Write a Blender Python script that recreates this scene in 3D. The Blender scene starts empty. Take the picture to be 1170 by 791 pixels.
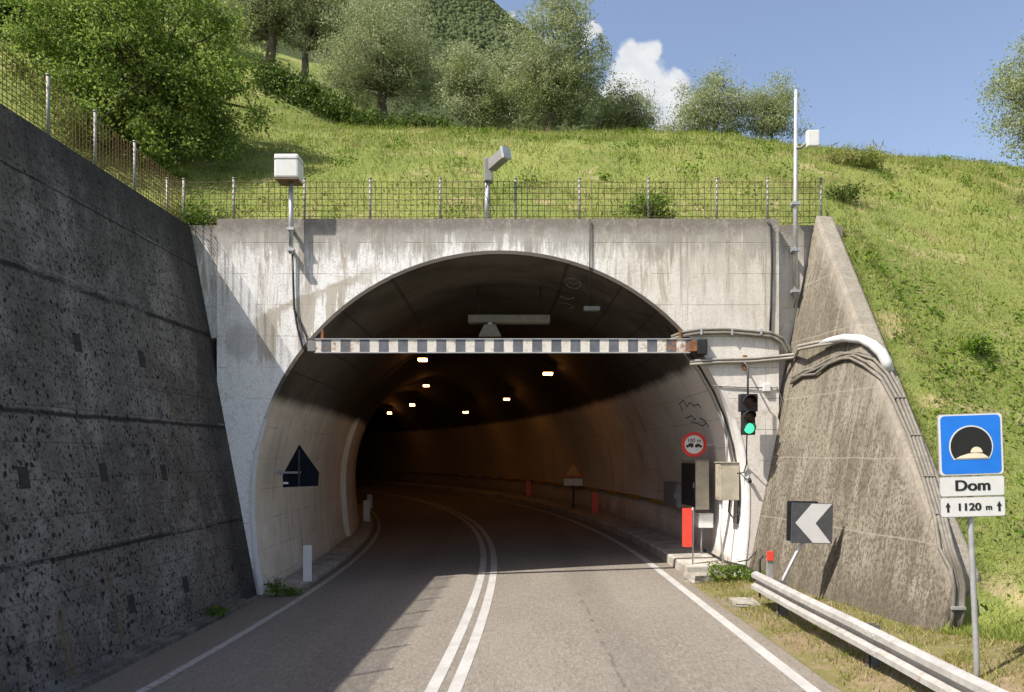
import bpy, bmesh, math, random
import numpy as np
from mathutils import Vector, Matrix, noise as mnoise

random.seed(7)
RNG = np.random.default_rng(11)
SC = bpy.context.scene
COL = SC.collection
PI = math.pi

# ------------------------------------------------------------------ camera frame of the survey
F, CX, HY, CAMZ = 850.0, 585.0, 520.0, 2.6        # focal length (px of the 1170 px photo), horizon row, eye height
UC, RT, ZC = -.24, 4.9, 1.7                           # tunnel tube: axis, radius, height of its centre
YP = 14.8                                          # distance of the portal face
SUN_D = Vector((1.0, 0.53, -1.5)).normalized()     # direction the sunlight travels


def P(px, py, y):
    """a surveyed point: where the sight line of a photo pixel reaches distance y"""
    return Vector(((px - CX) * y / F, y, CAMZ + (HY - py) * y / F))


# ------------------------------------------------------------------ bookkeeping helpers
def tag(o, label=None, cat=None, group=None, kind=None):
    if label: o['label'] = label
    if cat: o['category'] = cat
    if group: o['group'] = group
    if kind: o['kind'] = kind
    return o


def empty(name, loc, label=None, cat=None, group=None):
    o = bpy.data.objects.new(name, None)
    COL.objects.link(o)
    o.location = loc
    o.empty_display_size = 0.2
    return tag(o, label, cat, group)


def world_loc(o):
    v = Vector((0, 0, 0))
    while o is not None:
        v = v + Vector(o.location)
        o = o.parent
    return v


def link_mesh(name, me, mat, parent=None, origin=None):
    """mesh in world coordinates -> object (child of parent, or its own origin)"""
    off = world_loc(parent) if parent is not None else (Vector(origin) if origin is not None else Vector((0, 0, 0)))
    if off.length > 0:
        me.transform(Matrix.Translation(-off))
    o = bpy.data.objects.new(name, me)
    COL.objects.link(o)
    if parent is not None:
        o.parent = parent
    elif origin is not None:
        o.location = origin
    if mat is not None:
        for m in (mat if isinstance(mat, (list, tuple)) else [mat]):
            me.materials.append(m)
    return o


class MB:
    """collects shapes (world coordinates) and links them as ONE mesh object"""
    def __init__(self):
        self.v, self.f, self.m, self.s = [], [], [], []

    def add(self, verts, faces, mi=0, smooth=False):
        b = len(self.v)
        self.v += [tuple(p) for p in verts]
        for f in faces:
            self.f.append(tuple(i + b for i in f)); self.m.append(mi); self.s.append(smooth)
        return self

    def box(self, a, b, mi=0, bev=0.0):
        x0, y0, z0 = [min(a[i], b[i]) for i in range(3)]
        x1, y1, z1 = [max(a[i], b[i]) for i in range(3)]
        if bev <= 0:
            v = [(x0,y0,z0),(x1,y0,z0),(x1,y1,z0),(x0,y1,z0),(x0,y0,z1),(x1,y0,z1),(x1,y1,z1),(x0,y1,z1)]
            f = [(0,3,2,1),(4,5,6,7),(0,1,5,4),(1,2,6,5),(2,3,7,6),(3,0,4,7)]
            return self.add(v, f, mi)
        bm = bmesh.new()
        r = bmesh.ops.create_cube(bm, size=1)
        for q in bm.verts:
            q.co = Vector(((q.co.x+.5)*(x1-x0)+x0, (q.co.y+.5)*(y1-y0)+y0, (q.co.z+.5)*(z1-z0)+z0))
        bmesh.ops.bevel(bm, geom=list(bm.edges), offset=bev, segments=2, affect='EDGES', profile=.6)
        bm.verts.index_update()
        self.add([q.co.copy() for q in bm.verts], [[q.index for q in f.verts] for f in bm.faces], mi)
        bm.free()
        return self

    def obox(self, c, ax, ay, az, mi=0):
        """box with centre and three half-axis vectors"""
        c, ax, ay, az = Vector(c), Vector(ax), Vector(ay), Vector(az)
        v = [c + sx*ax + sy*ay + sz*az for sz in (-1, 1) for sx, sy in ((-1,-1),(1,-1),(1,1),(-1,1))]
        f = [(0,3,2,1),(4,5,6,7),(0,1,5,4),(1,2,6,5),(2,3,7,6),(3,0,4,7)]
        return self.add(v, f, mi)

    def tube(self, pts, r, n=8, mi=0, cap=True):
        pts = [Vector(p) for p in pts]
        rs = r if isinstance(r, (list, tuple)) else [r]*len(pts)
        t0 = (pts[1]-pts[0]).normalized()
        up = Vector((0,0,1)) if abs(t0.z) < .9 else Vector((1,0,0))
        nrm = t0.cross(up).normalized()
        v = []
        for i, p in enumerate(pts):
            t = (pts[min(i+1, len(pts)-1)] - pts[max(i-1, 0)])
            t = t.normalized() if t.length > 1e-9 else t0
            nrm = (nrm - t*nrm.dot(t))
            nrm = nrm.normalized() if nrm.length > 1e-6 else t.orthogonal().normalized()
            bn = t.cross(nrm)
            for k in range(n):
                a = 2*PI*k/n
                v.append(p + (nrm*math.cos(a) + bn*math.sin(a))*rs[i])
        f = []
        for i in range(len(pts)-1):
            for k in range(n):
                f.append((i*n+k, i*n+(k+1) % n, (i+1)*n+(k+1) % n, (i+1)*n+k))
        b = len(self.v)
        self.add(v, f, mi, True)
        if cap:
            self.f.append(tuple(b+k for k in reversed(range(n)))); self.m.append(mi); self.s.append(False)
            e = b+(len(pts)-1)*n
            self.f.append(tuple(e+k for k in range(n))); self.m.append(mi); self.s.append(False)
        return self

    def prism(self, poly, d, mi=0):
        """polygon (list of points) extruded by vector d"""
        d = Vector(d); n = len(poly)
        v = [Vector(p) for p in poly] + [Vector(p)+d for p in poly]
        f = [tuple(range(n)), tuple(reversed(range(n, 2*n)))]
        f += [(i, i+n, (i+1) % n+n, (i+1) % n) for i in range(n)]
        return self.add(v, f, mi)

    def build(self, name, mat, parent=None, origin=None, fix=True):
        me = bpy.data.meshes.new(name)
        me.from_pydata(self.v, [], self.f)
        me.polygons.foreach_set('material_index', self.m)
        me.polygons.foreach_set('use_smooth', self.s)
        if fix:
            bm = bmesh.new(); bm.from_mesh(me)
            bmesh.ops.recalc_face_normals(bm, faces=bm.faces)
            bm.to_mesh(me); bm.free()
        me.update()
        return link_mesh(name, me, mat, parent, origin)


def bulk_mesh(name, verts, nper):
    """big soup of separate n-gons (numpy, N*nper x 3)"""
    verts = np.asarray(verts, dtype=np.float32).reshape(-1, 3)
    n = len(verts)//nper
    me = bpy.data.meshes.new(name)
    me.vertices.add(len(verts)); me.vertices.foreach_set('co', verts.ravel())
    me.loops.add(len(verts)); me.loops.foreach_set('vertex_index', np.arange(len(verts), dtype=np.int32))
    me.polygons.add(n)
    me.polygons.foreach_set('loop_start', np.arange(0, len(verts), nper, dtype=np.int32))
    me.polygons.foreach_set('loop_total', np.full(n, nper, dtype=np.int32))
    me.update(calc_edges=True)
    return me


# ------------------------------------------------------------------ node helpers
class NT:
    def __init__(self, name):
        self.mat = bpy.data.materials.new(name)
        self.mat.use_nodes = True
        self.t = self.mat.node_tree
        self.t.nodes.clear()
        self.out = self.t.nodes.new('ShaderNodeOutputMaterial')
        self._co = None

    def n(self, typ, **kw):
        nd = self.t.nodes.new(typ)
        for k, v in kw.items(): setattr(nd, k, v)
        return nd

    def put(self, sock, val):
        if hasattr(val, 'is_output') or isinstance(val, bpy.types.NodeSocket):
            self.t.links.new(val, sock)
        elif isinstance(val, (tuple, list)) and len(val) == 3 and sock.type == 'RGBA':
            sock.default_value = (*val, 1)
        else:
            sock.default_value = val

    def co(self):
        if self._co is None:
            self._co = self.n('ShaderNodeNewGeometry').outputs['Position']
        return self._co

    def scale(self, v, s):
        nd = self.n('ShaderNodeVectorMath', operation='MULTIPLY')
        self.put(nd.inputs[0], v); nd.inputs[1].default_value = s
        return nd.outputs[0]

    def noise(self, scale=1, detail=4, rough=.6, vec=None, st=None, dist=0):
        nd = self.n('ShaderNodeTexNoise')
        v = vec if vec is not None else self.co()
        if st: v = self.scale(v, st)
        self.put(nd.inputs['Vector'], v)
        nd.inputs['Scale'].default_value = scale
        nd.inputs['Detail'].default_value = detail
        nd.inputs['Roughness'].default_value = rough
        nd.inputs['Distortion'].default_value = dist
        return nd.outputs['Fac']

    def voro(self, scale, st=None, feature='F1'):
        nd = self.n('ShaderNodeTexVoronoi', feature=feature)
        self.put(nd.inputs['Vector'], self.scale(self.co(), st) if st else self.co())
        nd.inputs['Scale'].default_value = scale
        return nd.outputs['Distance']

    def math(self, op, a, b=0.0, clamp=False):
        nd = self.n('ShaderNodeMath', operation=op, use_clamp=clamp)
        self.put(nd.inputs[0], a); self.put(nd.inputs[1], b)
        return nd.outputs[0]

    def step(self, v, a, b, lo=0.0, hi=1.0):
        nd = self.n('ShaderNodeMapRange', interpolation_type='SMOOTHSTEP')
        self.put(nd.inputs['Value'], v)
        if a <= b:
            nd.inputs['From Min'].default_value = a; nd.inputs['From Max'].default_value = b
            nd.inputs['To Min'].default_value = lo; nd.inputs['To Max'].default_value = hi
        else:
            nd.inputs['From Min'].default_value = b; nd.inputs['From Max'].default_value = a
            nd.inputs['To Min'].default_value = hi; nd.inputs['To Max'].default_value = lo
        return nd.outputs[0]

    def mix(self, fac, a, b, blend='MIX'):
        nd = self.n('ShaderNodeMix', data_type='RGBA', blend_type=blend)
        self.put(nd.inputs[0], fac); self.put(nd.inputs[6], a); self.put(nd.inputs[7], b)
        return nd.outputs[2]

    def sep(self, v=None):
        nd = self.n('ShaderNodeSeparateXYZ'); self.put(nd.inputs[0], v if v is not None else self.co())
        return nd.outputs

    def comb(self, x, y, z):
        nd = self.n('ShaderNodeCombineXYZ')
        self.put(nd.inputs[0], x); self.put(nd.inputs[1], y); self.put(nd.inputs[2], z)
        return nd.outputs[0]

    def lines(self, coord, period, width, phase=0.0):
        """1 on thin lines every `period` along coord"""
        m = self.math('MODULO', self.math('ADD', coord, 100*period-phase), period)
        d = self.math('ABSOLUTE', self.math('SUBTRACT', m, period/2))
        return self.step(d, period/2-width, period/2-width*.4)

    def attr(self, name):
        return self.n('ShaderNodeAttribute', attribute_name=name).outputs['Fac']

    def rand_island(self):
        return self.n('ShaderNodeNewGeometry').outputs['Random Per Island']

    def bump(self, h, strength=.4, dist=.02):
        nd = self.n('ShaderNodeBump')
        self.put(nd.inputs['Height'], h); nd.inputs['Strength'].default_value = strength
        nd.inputs['Distance'].default_value = dist
        return nd.outputs[0]

    def pbr(self, color, rough=.9, metal=0.0, spec=.3, normal=None, **kw):
        nd = self.n('ShaderNodeBsdfPrincipled')
        self.put(nd.inputs['Base Color'], color); self.put(nd.inputs['Roughness'], rough)
        nd.inputs['Metallic'].default_value = metal
        nd.inputs['Specular IOR Level'].default_value = spec
        if normal is not None: self.put(nd.inputs['Normal'], normal)
        for k, v in kw.items(): self.put(nd.inputs[k], v)
        self.t.links.new(nd.outputs[0], self.out.inputs[0])
        return self.mat


def simple(name, c, rough=.6, metal=0.0, var=.25, scale=6, spec=.4, dirt=None, dirt_amt=.5):
    """paint / metal / plastic with slight unevenness and grime"""
    t = NT(name)
    n1 = t.noise(scale, 5, .65)
    col = t.mix(t.step(n1, .3, .75), tuple(x*(1-var) for x in c), tuple(min(1, x*(1+var*.5)) for x in c))
    if dirt is not None:
        n2 = t.noise(scale*2.3, 6, .7)
        col = t.mix(t.step(n2, .52, .72, 0, dirt_amt), col, dirt)
    return t.pbr(col, rough, metal, spec)


# ------------------------------------------------------------------ materials
M = {}


def mat_portal():
    t = NT('portal_concrete'); x, y, z = t.sep()
    big = t.noise(.55, 6, .65)
    col = t.mix(t.step(big, .35, .65), (.60, .585, .555), (.74, .73, .705))
    # pale lime wash patches with vertical edges
    st = t.noise(1.0, 7, .8, st=(4.2, 1, .45))
    east = t.step(t.math('ADD', x, t.math('MULTIPLY', t.noise(.9, 4, .7), 1.2)), 1.6, 3.2)     # right third is bare, warmer concrete
    col = t.mix(t.math('MULTIPLY', east, .75), col, t.mix(t.step(big, .35, .65), (.47, .43, .36), (.60, .555, .48)))
    lime = t.math('SUBTRACT', 1.0, t.math('MULTIPLY', east, .8))
    col = t.mix(t.math('MULTIPLY', t.step(st, .47, .56, 0, .75), lime), col, (.85, .85, .84))
    dx = t.math('SUBTRACT', x, UC); dz = t.math('SUBTRACT', z, ZC)
    rr = t.math('SQRT', t.math('ADD', t.math('MULTIPLY', dx, dx), t.math('MULTIPLY', dz, dz)))
    rw = t.math('ADD', rr, t.math('MULTIPLY', t.math('SUBTRACT', t.noise(1.5, 6, .75, st=(1.4, 1, .7), dist=.6), .5), 2.6))
    col = t.mix(t.math('MULTIPLY', t.step(rw, 6.3, 5.6, 0, .8), lime), col, (.83, .83, .82))
    # whitewash on the lower left flank, whitened further to lift its shade
    ww = t.math('ADD', z, t.math('MULTIPLY', t.math('SUBTRACT', t.noise(2.0, 5, .7), .5), 1.4))
    col = t.mix(t.math('MULTIPLY', t.step(ww, 4.9, 4.3, 0, .85), t.step(x, -3.0, -4.0)), col, (.84, .84, .83))
    # the long damp stain over the left haunch, dripping downwards
    e0 = t.math('SUBTRACT', t.math('ADD', 5.42, t.math('MULTIPLY', t.math('ADD', x, 5.0), .42)), t.math('ADD', z, t.math('MULTIPLY', t.math('SUBTRACT', t.noise(3.5, 5, .75), .5), .5)))
    dl = t.math('ADD', .12, t.math('MULTIPLY', t.step(t.noise(1.0, 4, .7, st=(3.4, 1, .3)), .45, .62), .9))
    sm = t.math('MULTIPLY', t.math('MULTIPLY', t.step(e0, -.02, .05), t.step(t.math('SUBTRACT', e0, dl), .12, -.05)), t.math('MULTIPLY', t.step(x, -5.3, -4.9), t.step(x, -2.5, -3.2)))
    col = t.mix(t.math('MULTIPLY', sm, .72), col, (.36, .31, .235))
    # round grime patch on the left
    cd = t.math('SQRT', t.math('ADD', t.math('POWER', t.math('ADD', x, 5.40), 2.0), t.math('POWER', t.math('SUBTRACT', z, 4.85), 2.0)))
    cd = t.math('ADD', cd, t.math('MULTIPLY', t.math('SUBTRACT', t.noise(5, 6, .85), .5), .5))
    col = t.mix(t.step(cd, .46, .22, 0, .5), col, (.34, .33, .31))
    # brown run-off streaks
    st2 = t.noise(1.0, 7, .82, st=(3.4, 1, .30), dist=.4)
    reach = t.step(z, 3.2, 7.0)
    col = t.mix(t.math('MULTIPLY', t.step(st2, .51, .60), t.math('MULTIPLY', reach, .85)), col, (.31, .265, .20))
    st4 = t.noise(1.0, 4, .7, st=(7.0, 1, .3))
    col = t.mix(t.math('MULTIPLY', t.step(st4, .55, .66), t.math('MULTIPLY', t.step(z, 5.0, 7.2), .55)), col, (.22, .20, .17))
    st3 = t.noise(1.6, 8, .85, st=(1.0, 1, .8), dist=1.0)
    col = t.mix(t.step(st3, .56, .60, 0, .5), col, (.36, .32, .25))
    # dark weathered band under the coping
    drip = t.math('ADD', z, t.math('MULTIPLY', t.noise(1.0, 6, .75, st=(3.6, 1, .3), dist=.3), 2.2))
    drip = t.math('ADD', drip, t.math('MULTIPLY', t.math('SUBTRACT', t.noise(7.0, 6, .85, st=(1, 1, .5)), .5), .9))
    col = t.mix(t.step(drip, 7.55, 8.0, 0, .8), col, (.25, .235, .21))
    cop = t.math('ADD', z, t.math('MULTIPLY', t.noise(3.0, 5, .75), .5))
    col = t.mix(t.step(cop, 7.15, 7.45, 0, .8), col, (.15, .13, .11))
    # board marks of the formwork
    lz = t.lines(z, .62, .010); lx = t.lines(x, 1.55, .009, .4)
    ln = t.math('MAXIMUM', lz, t.math('MULTIPLY', lx, .7))
    br = t.step(t.noise(2.0, 3, .6), .4, .62)
    ln = t.math('MULTIPLY', ln, br)
    col = t.mix(t.math('MULTIPLY', ln, .7), col, (.22, .20, .17))
    fine = t.noise(26, 5, .7)
    col = t.mix(t.step(fine, .42, .66, .0, .34), col, (.34, .315, .28))
    blot = t.noise(5.5, 7, .85, st=(1, 1, .7))
    col = t.mix(t.step(blot, .54, .59, 0, .36), col, (.44, .42, .38))
    # pock marks
    pk = t.step(t.voro(7.0), .10, .055)
    col = t.mix(t.math('MULTIPLY', pk, .35), col, (.12, .11, .1))
    # splash zone at the foot
    ft = t.math('SUBTRACT', z, t.math('MULTIPLY', t.noise(2.2, 5, .7), .9))
    col = t.mix(t.step(ft, .15, -.35, 0, .6), col, (.14, .13, .11))
    h = t.math('SUBTRACT', t.math('MULTIPLY', fine, .25), t.math('MULTIPLY', ln, .6))
    return t.pbr(col, .92, normal=t.bump(h, .5, .02))


def mat_left_wall():
    t = NT('black_weathered_concrete'); x, y, z = t.sep()
    big = t.noise(.5, 6, .7)
    col = t.mix(t.step(big, .35, .65), (.100, .093, .083), (.165, .155, .141))
    low = t.noise(1.1, 6, .75, st=(1, 1, .5))
    col = t.mix(t.step(low, .48, .64, 0, .8), col, (.24, .228, .21))
    mot = t.noise(3.6, 6, .75)
    col = t.mix(t.step(mot, .47, .62, 0, .5), col, (.055, .050, .045))
    # black pits and lichen
    jit = t.noise(7, 3, .7)
    pit = t.math('ADD', t.voro(9.5, st=(1, 1.15, .85)), t.math('MULTIPLY', jit, .75))
    size = t.math('ADD', t.math('MULTIPLY', t.noise(.8, 5, .75), .42), t.step(z, 6.0, 4.2, -.02, .035))
    thr = t.math('SUBTRACT', t.math('ADD', size, .34), pit)
    col = t.mix(t.step(thr, -.03, .04, 0, .93), col, (.011, .0105, .010))
    pb = t.math('ADD', t.voro(4.2, st=(1, 1.1, .8)), t.math('MULTIPLY', t.noise(9, 4, .75), .7))
    col = t.mix(t.step(pb, .50, .44, 0, .85), col, (.013, .0125, .012))
    pit2 = t.noise(21, 3, .7)
    col = t.mix(t.step(pit2, .53, .62, 0, .8), col, (.016, .015, .014))
    pale = t.noise(15, 3, .7)
    col = t.mix(t.step(pale, .60, .70, 0, .5), col, (.21, .20, .185))
    # dark run-off at the top
    drip = t.math('ADD', z, t.math('MULTIPLY', t.noise(1.0, 5, .75, st=(1, 2.6, .22)), 2.6))
    col = t.mix(t.step(drip, 6.9, 8.8, 0, .72), col, (.03, .03, .03))
    # ochre vertical streaks
    so = t.noise(1.0, 5, .7, st=(1, 1.7, .14))
    col = t.mix(t.step(so, .57, .65, 0, .6), col, (.135, .108, .065))
    endm = t.math('ADD', y, t.math('MULTIPLY', t.noise(1.5, 5, .7, st=(1, 1, .4)), 1.2))
    col = t.mix(t.step(endm, 14.2, 14.9, 0, .7), col, (.03, .028, .025))
    # construction joints: black seep lines with a pale lip
    wob = t.math('MULTIPLY', t.math('SUBTRACT', t.noise(1.4, 5, .7), .5), .09)
    zz = t.math('ADD', z, wob)
    for zj, w in ((1.33, .045), (3.14, .05), (4.98, .065), (6.35, .025)):
        d = t.math('ABSOLUTE', t.math('SUBTRACT', zz, zj))
        k = t.step(t.noise(.9, 4, .7, st=(1, 1, 3)), .32, .5)
        col = t.mix(t.math('MULTIPLY', t.step(d, w, w*.25), t.math('MULTIPLY', k, .85)), col, (.012, .012, .012))
        d2 = t.math('ABSOLUTE', t.math('SUBTRACT', zz, zj+w*1.35))
        k2 = t.step(t.noise(.7, 4, .7, st=(1, 1.6, 5)), .5, .62)
        col = t.mix(t.math('MULTIPLY', t.step(d2, w*.55, w*.1), t.math('MULTIPLY', k2, .75)), col, (.25, .235, .22))
    brd = t.lines(z, .46, .012)
    col = t.mix(t.math('MULTIPLY', brd, .4), col, (.02, .02, .02))
    lj = t.lines(y, 3.1, .022, .8)
    col = t.mix(t.math('MULTIPLY', lj, .35), col, (.015, .015, .015))
    h = t.math('ADD', t.math('MULTIPLY', t.step(thr, -.03, .04), -.5), t.math('MULTIPLY', t.noise(30, 4, .7), .3))
    return t.pbr(col, .95, spec=.2, normal=t.bump(h, .7, .03))


def mat_wing():
    t = NT('rough_beige_concrete'); x, y, z = t.sep()
    big = t.noise(.8, 6, .65)
    col = t.mix(t.step(big, .35, .65), (.150, .134, .104), (.212, .192, .152))
    st = t.noise(1.0, 6, .75, st=(1.5, 4.4, .5))
    col = t.mix(t.step(st, .48, .60, 0, .7), col, (.108, .092, .070))
    st2 = t.noise(1.2, 5, .7, st=(1.5, 4.0, .45))
    col = t.mix(t.step(st2, .52, .64, 0, .6), col, (.275, .255, .215))
    pit = t.noise(24, 4, .75, st=(1, 1, .6))
    lowz = t.step(z, 4.5, .8, .0, .05)
    col = t.mix(t.step(t.math('ADD', pit, lowz), .52, .61, 0, .72), col, (.055, .046, .034))
    gr = t.noise(9, 5, .8)
    col = t.mix(t.step(gr, .52, .66, 0, .45), col, (.095, .080, .060))
    edge = t.math('SUBTRACT', t.math('ADD', t.math('MULTIPLY', t.math('SUBTRACT', y, 9.6), 1.169), 1.08), z)
    ew = t.math('ADD', edge, t.math('MULTIPLY', t.math('SUBTRACT', t.noise(5, 5, .7), .5), .5))
    col = t.mix(t.step(ew, .45, .15, 0, .45), col, (.30, .275, .235))
    wob = t.math('MULTIPLY', t.math('SUBTRACT', t.noise(1.6, 4, .7), .5), .06)
    ln = t.lines(t.math('ADD', z, wob), 1.15, .016, .25)
    col = t.mix(t.math('MULTIPLY', ln, .5), col, (.27, .25, .21))
    ln2 = t.lines(t.math('ADD', y, wob), 2.3, .014, 1.0)
    col = t.mix(t.math('MULTIPLY', t.math('MULTIPLY', ln2, t.step(z, 4.2, 3.9)), .7), col, (.09, .08, .07))
    moss = t.step(t.noise(2.2, 5, .7), .6, .72, 0, .4)
    col = t.mix(moss, col, (.10, .092, .055))
    ft = t.math('SUBTRACT', z, t.math('MULTIPLY', t.noise(2.2, 5, .7), .8))
    col = t.mix(t.step(ft, .5, -.1, 0, .5), col, (.075, .064, .05))
    h = t.math('ADD', t.math('MULTIPLY', pit, -.5), t.math('MULTIPLY', t.noise(40, 4, .7), .3))
    return t.pbr(col, .95, spec=.2, normal=t.bump(h, .7, .025))


def mat_lining():
    t = NT('tunnel_lining_paint'); x, y, z = t.sep()
    hr = t.attr('rel_height'); ss = t.attr('run')          # height above the paint line, metres along the tube
    vec = t.comb(ss, hr, t.attr('side'))
    n1 = t.noise(.5, 5, .65, vec=vec); n2 = t.noise(9, 5, .7, vec=vec)
    white = t.mix(t.step(n1, .35, .65), (.66, .59, .495), (.80, .745, .66))
    stv = t.noise(1.0, 5, .75, vec=t.scale(vec, (3, .25, 1)))
    white = t.mix(t.step(stv, .54, .68, 0, .5), white, (.34, .27, .19))
    white = t.mix(t.step(n2, .45, .75, 0, .3), white, (.36, .32, .27))
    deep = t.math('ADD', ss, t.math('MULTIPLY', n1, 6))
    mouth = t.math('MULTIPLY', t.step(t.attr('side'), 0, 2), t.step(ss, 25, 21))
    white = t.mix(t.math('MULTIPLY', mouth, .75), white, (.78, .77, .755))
    white = t.mix(t.step(deep, 27, 56, 0, .72), white, (.10, .074, .052))  # white paint browns inward: grime plus fading daylight put into its colour
    lr = t.lines(hr, .62, .012, .1)
    lb = t.math('MULTIPLY', lr, t.step(t.noise(.8, 3, .6, vec=vec), .42, .58))
    white = t.mix(t.math('MULTIPLY', lb, .5), white, (.18, .15, .12))
    foot = t.math('ADD', hr, t.math('MULTIPLY', t.noise(1.2, 5, .7, vec=vec), 1.0))
    white = t.mix(t.step(foot, -3.1, -3.9, 0, .75), white, (.13, .11, .09))
    soot_shade = t.mix(t.step(n1, .35, .65), (.060, .050, .040), (.150, .130, .108))
    soot_shade = t.mix(t.step(n2, .5, .75, 0, .5), soot_shade, (.11, .10, .09))
    soot_shade = t.mix(t.step(deep, 22, 32, 0, .92), soot_shade, (.008, .007, .006))  # vault turns near black inward, loss of daylight painted over the soot
    ring = t.lines(ss, 2.3, .05, .4)
    soot_shade = t.mix(t.math('MULTIPLY', ring, .5), soot_shade, (.09, .08, .07))
    seg = t.math('MAXIMUM', t.lines(hr, .55, .02), t.lines(ss, .9, .02))
    soot_shade = t.mix(t.math('MULTIPLY', seg, .6), soot_shade, (.018, .015, .012))
    pale = t.noise(.9, 6, .8, vec=t.scale(vec, (.6, 1.6, 1)), dist=.8)
    soot_shade = t.mix(t.step(pale, .64, .74, 0, .5), soot_shade, (.22, .20, .18))
    edge = t.math('ADD', hr, t.math('MULTIPLY', t.math('SUBTRACT', t.noise(.9, 8, .75, vec=t.comb(ss, t.math('MULTIPLY', hr, .4), t.step(t.attr('side'), -1, 1))), .5), t.step(t.attr('side'), -1, 1, .22, .40)))
    col = t.mix(t.step(edge, -.14, .16), white, soot_shade)
    white_ring = t.lines(ss, 2.3, .02, .4)
    col = t.mix(t.math('MULTIPLY', white_ring, .35), col, (.1, .085, .07))
    h = t.math('ADD', t.math('MULTIPLY', n2, .3), t.math('MULTIPLY', ring, -.5))
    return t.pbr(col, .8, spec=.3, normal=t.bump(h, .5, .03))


def mat_asphalt():
    t = NT('asphalt'); x, y, z = t.sep()
    n1 = t.noise(.35, 5, .6, st=(1.6, .5, 1)); n2 = t.noise(60, 3, .8); n3 = t.noise(3.2, 5, .7)
    col = t.mix(t.step(n1, .35, .65), (.150, .133, .112), (.190, .170, .145))
    col = t.mix(t.step(n3, .45, .7, 0, .35), col, (.125, .112, .095))
    n5 = t.noise(24, 4, .8, st=(1, .32, 1))
    col = t.mix(t.step(n5, .47, .60, 0, .65), col, (.25, .225, .190))
    n6 = t.noise(30, 4, .8, st=(1.1, .30, 1))
    col = t.mix(t.step(n6, .53, .61, 0, .65), col, (.085, .075, .063))
    col = t.mix(t.step(n2, .4, .8, 0, .55), col, (.235, .215, .195))
    n4 = t.noise(140, 2, .6)
    col = t.mix(t.step(n4, .55, .7, 0, .5), col, (.05, .046, .043))
    # longitudinal cracks and patched seam
    wob = t.math('MULTIPLY', t.math('SUBTRACT', t.noise(.8, 8, .8), .5), .42)
    d = t.math('ABSOLUTE', t.math('SUBTRACT', t.math('ADD', x, wob), 1.25))
    k = t.math('MULTIPLY', t.step(t.noise(1.6, 4, .7), .44, .56), t.step(y, 15.5, 13))
    col = t.mix(t.math('MULTIPLY', t.step(d, .035, .006), t.math('MULTIPLY', k, .62)), col, (.06, .053, .045))
    # oil track in the middle of each lane, paler wheel tracks
    w = t.math('ABSOLUTE', t.math('SUBTRACT', x, 1.5))
    col = t.mix(t.math('MULTIPLY', t.step(w, .5, .1), .22), col, (.085, .078, .07))
    w = t.math('ABSOLUTE', t.math('ADD', x, 2.3))
    col = t.mix(t.math('MULTIPLY', t.step(w, .5, .1), .2), col, (.085, .078, .07))
    # dirt along the edges
    e = t.math('ADD', t.math('ABSOLUTE', t.math('ADD', x, .45)), t.math('MULTIPLY', t.noise(1.8, 5, .7), .5))
    col = t.mix(t.step(e, 3.85, 4.3, 0, .5), col, (.16, .135, .10))
    return t.pbr(col, .88, spec=.25, normal=t.bump(n2, .5, .01))


def mat_line():
    t = NT('road_paint')
    n = t.noise(22, 5, .8); n2 = t.noise(2.0, 4, .7)
    col = t.mix(t.step(n2, .3, .7), (.31, .305, .295), (.40, .395, .385))
    wear = t.math('ADD', n, t.math('MULTIPLY', n2, .25))
    col = t.mix(t.step(wear, .66, .78, 0, .6), col, (.22, .205, .185))
    return t.pbr(col, .75, spec=.3)


def mat_worn_line():
    t = NT('worn_road_paint')
    n = t.noise(16, 6, .85); n2 = t.noise(2.0, 4, .7)
    col = t.mix(t.step(n2, .3, .7), (.33, .315, .29), (.44, .43, .40))
    wear = t.math('ADD', n, t.math('MULTIPLY', n2, .25))
    col = t.mix(t.step(wear, .60, .72, 0, .85), col, (.17, .155, .14))
    return t.pbr(col, .8, spec=.3)


def mat_kerb():
    t = NT('kerb_concrete')
    n = t.noise(2.2, 6, .7); n2 = t.noise(24, 5, .75)
    col = t.mix(t.step(n, .35, .65), (.26, .24, .21), (.44, .42, .38))
    col = t.mix(t.step(n2, .45, .7, 0, .5), col, (.18, .16, .14))
    return t.pbr(col, .95, spec=.2, normal=t.bump(n2, .5, .02))


def mat_gutter():
    t = NT('gutter_concrete')
    n = t.noise(2.2, 6, .7); n2 = t.noise(12, 5, .75)
    col = t.mix(t.step(n, .38, .62), (.085, .078, .068), (.17, .16, .14))
    col = t.mix(t.step(n2, .48, .64, 0, .7), col, (.06, .055, .045))
    return t.pbr(col, .95, spec=.2, normal=t.bump(n2, .6, .02))


def mat_earth():
    """turf soil: what shows between the grass blades"""
    t = NT('turf_soil')
    n = t.noise(.33, 6, .65); n2 = t.noise(1.7, 5, .7); n3 = t.noise(14, 4, .8)
    col = t.mix(t.step(n, .35, .65), (.14, .18, .045), (.205, .235, .065))
    col = t.mix(t.step(n2, .52, .72, 0, .7), col, (.27, .23, .11))
    col = t.mix(t.step(n3, .45, .7, 0, .5), col, (.085, .10, .025))
    n4 = t.noise(.8, 6, .7)
    col = t.mix(t.step(n4, .56, .68, 0, .7), col, (.36, .29, .17))
    return t.pbr(col, 1.0, spec=.1, normal=t.bump(n3, .8, .06))


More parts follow.
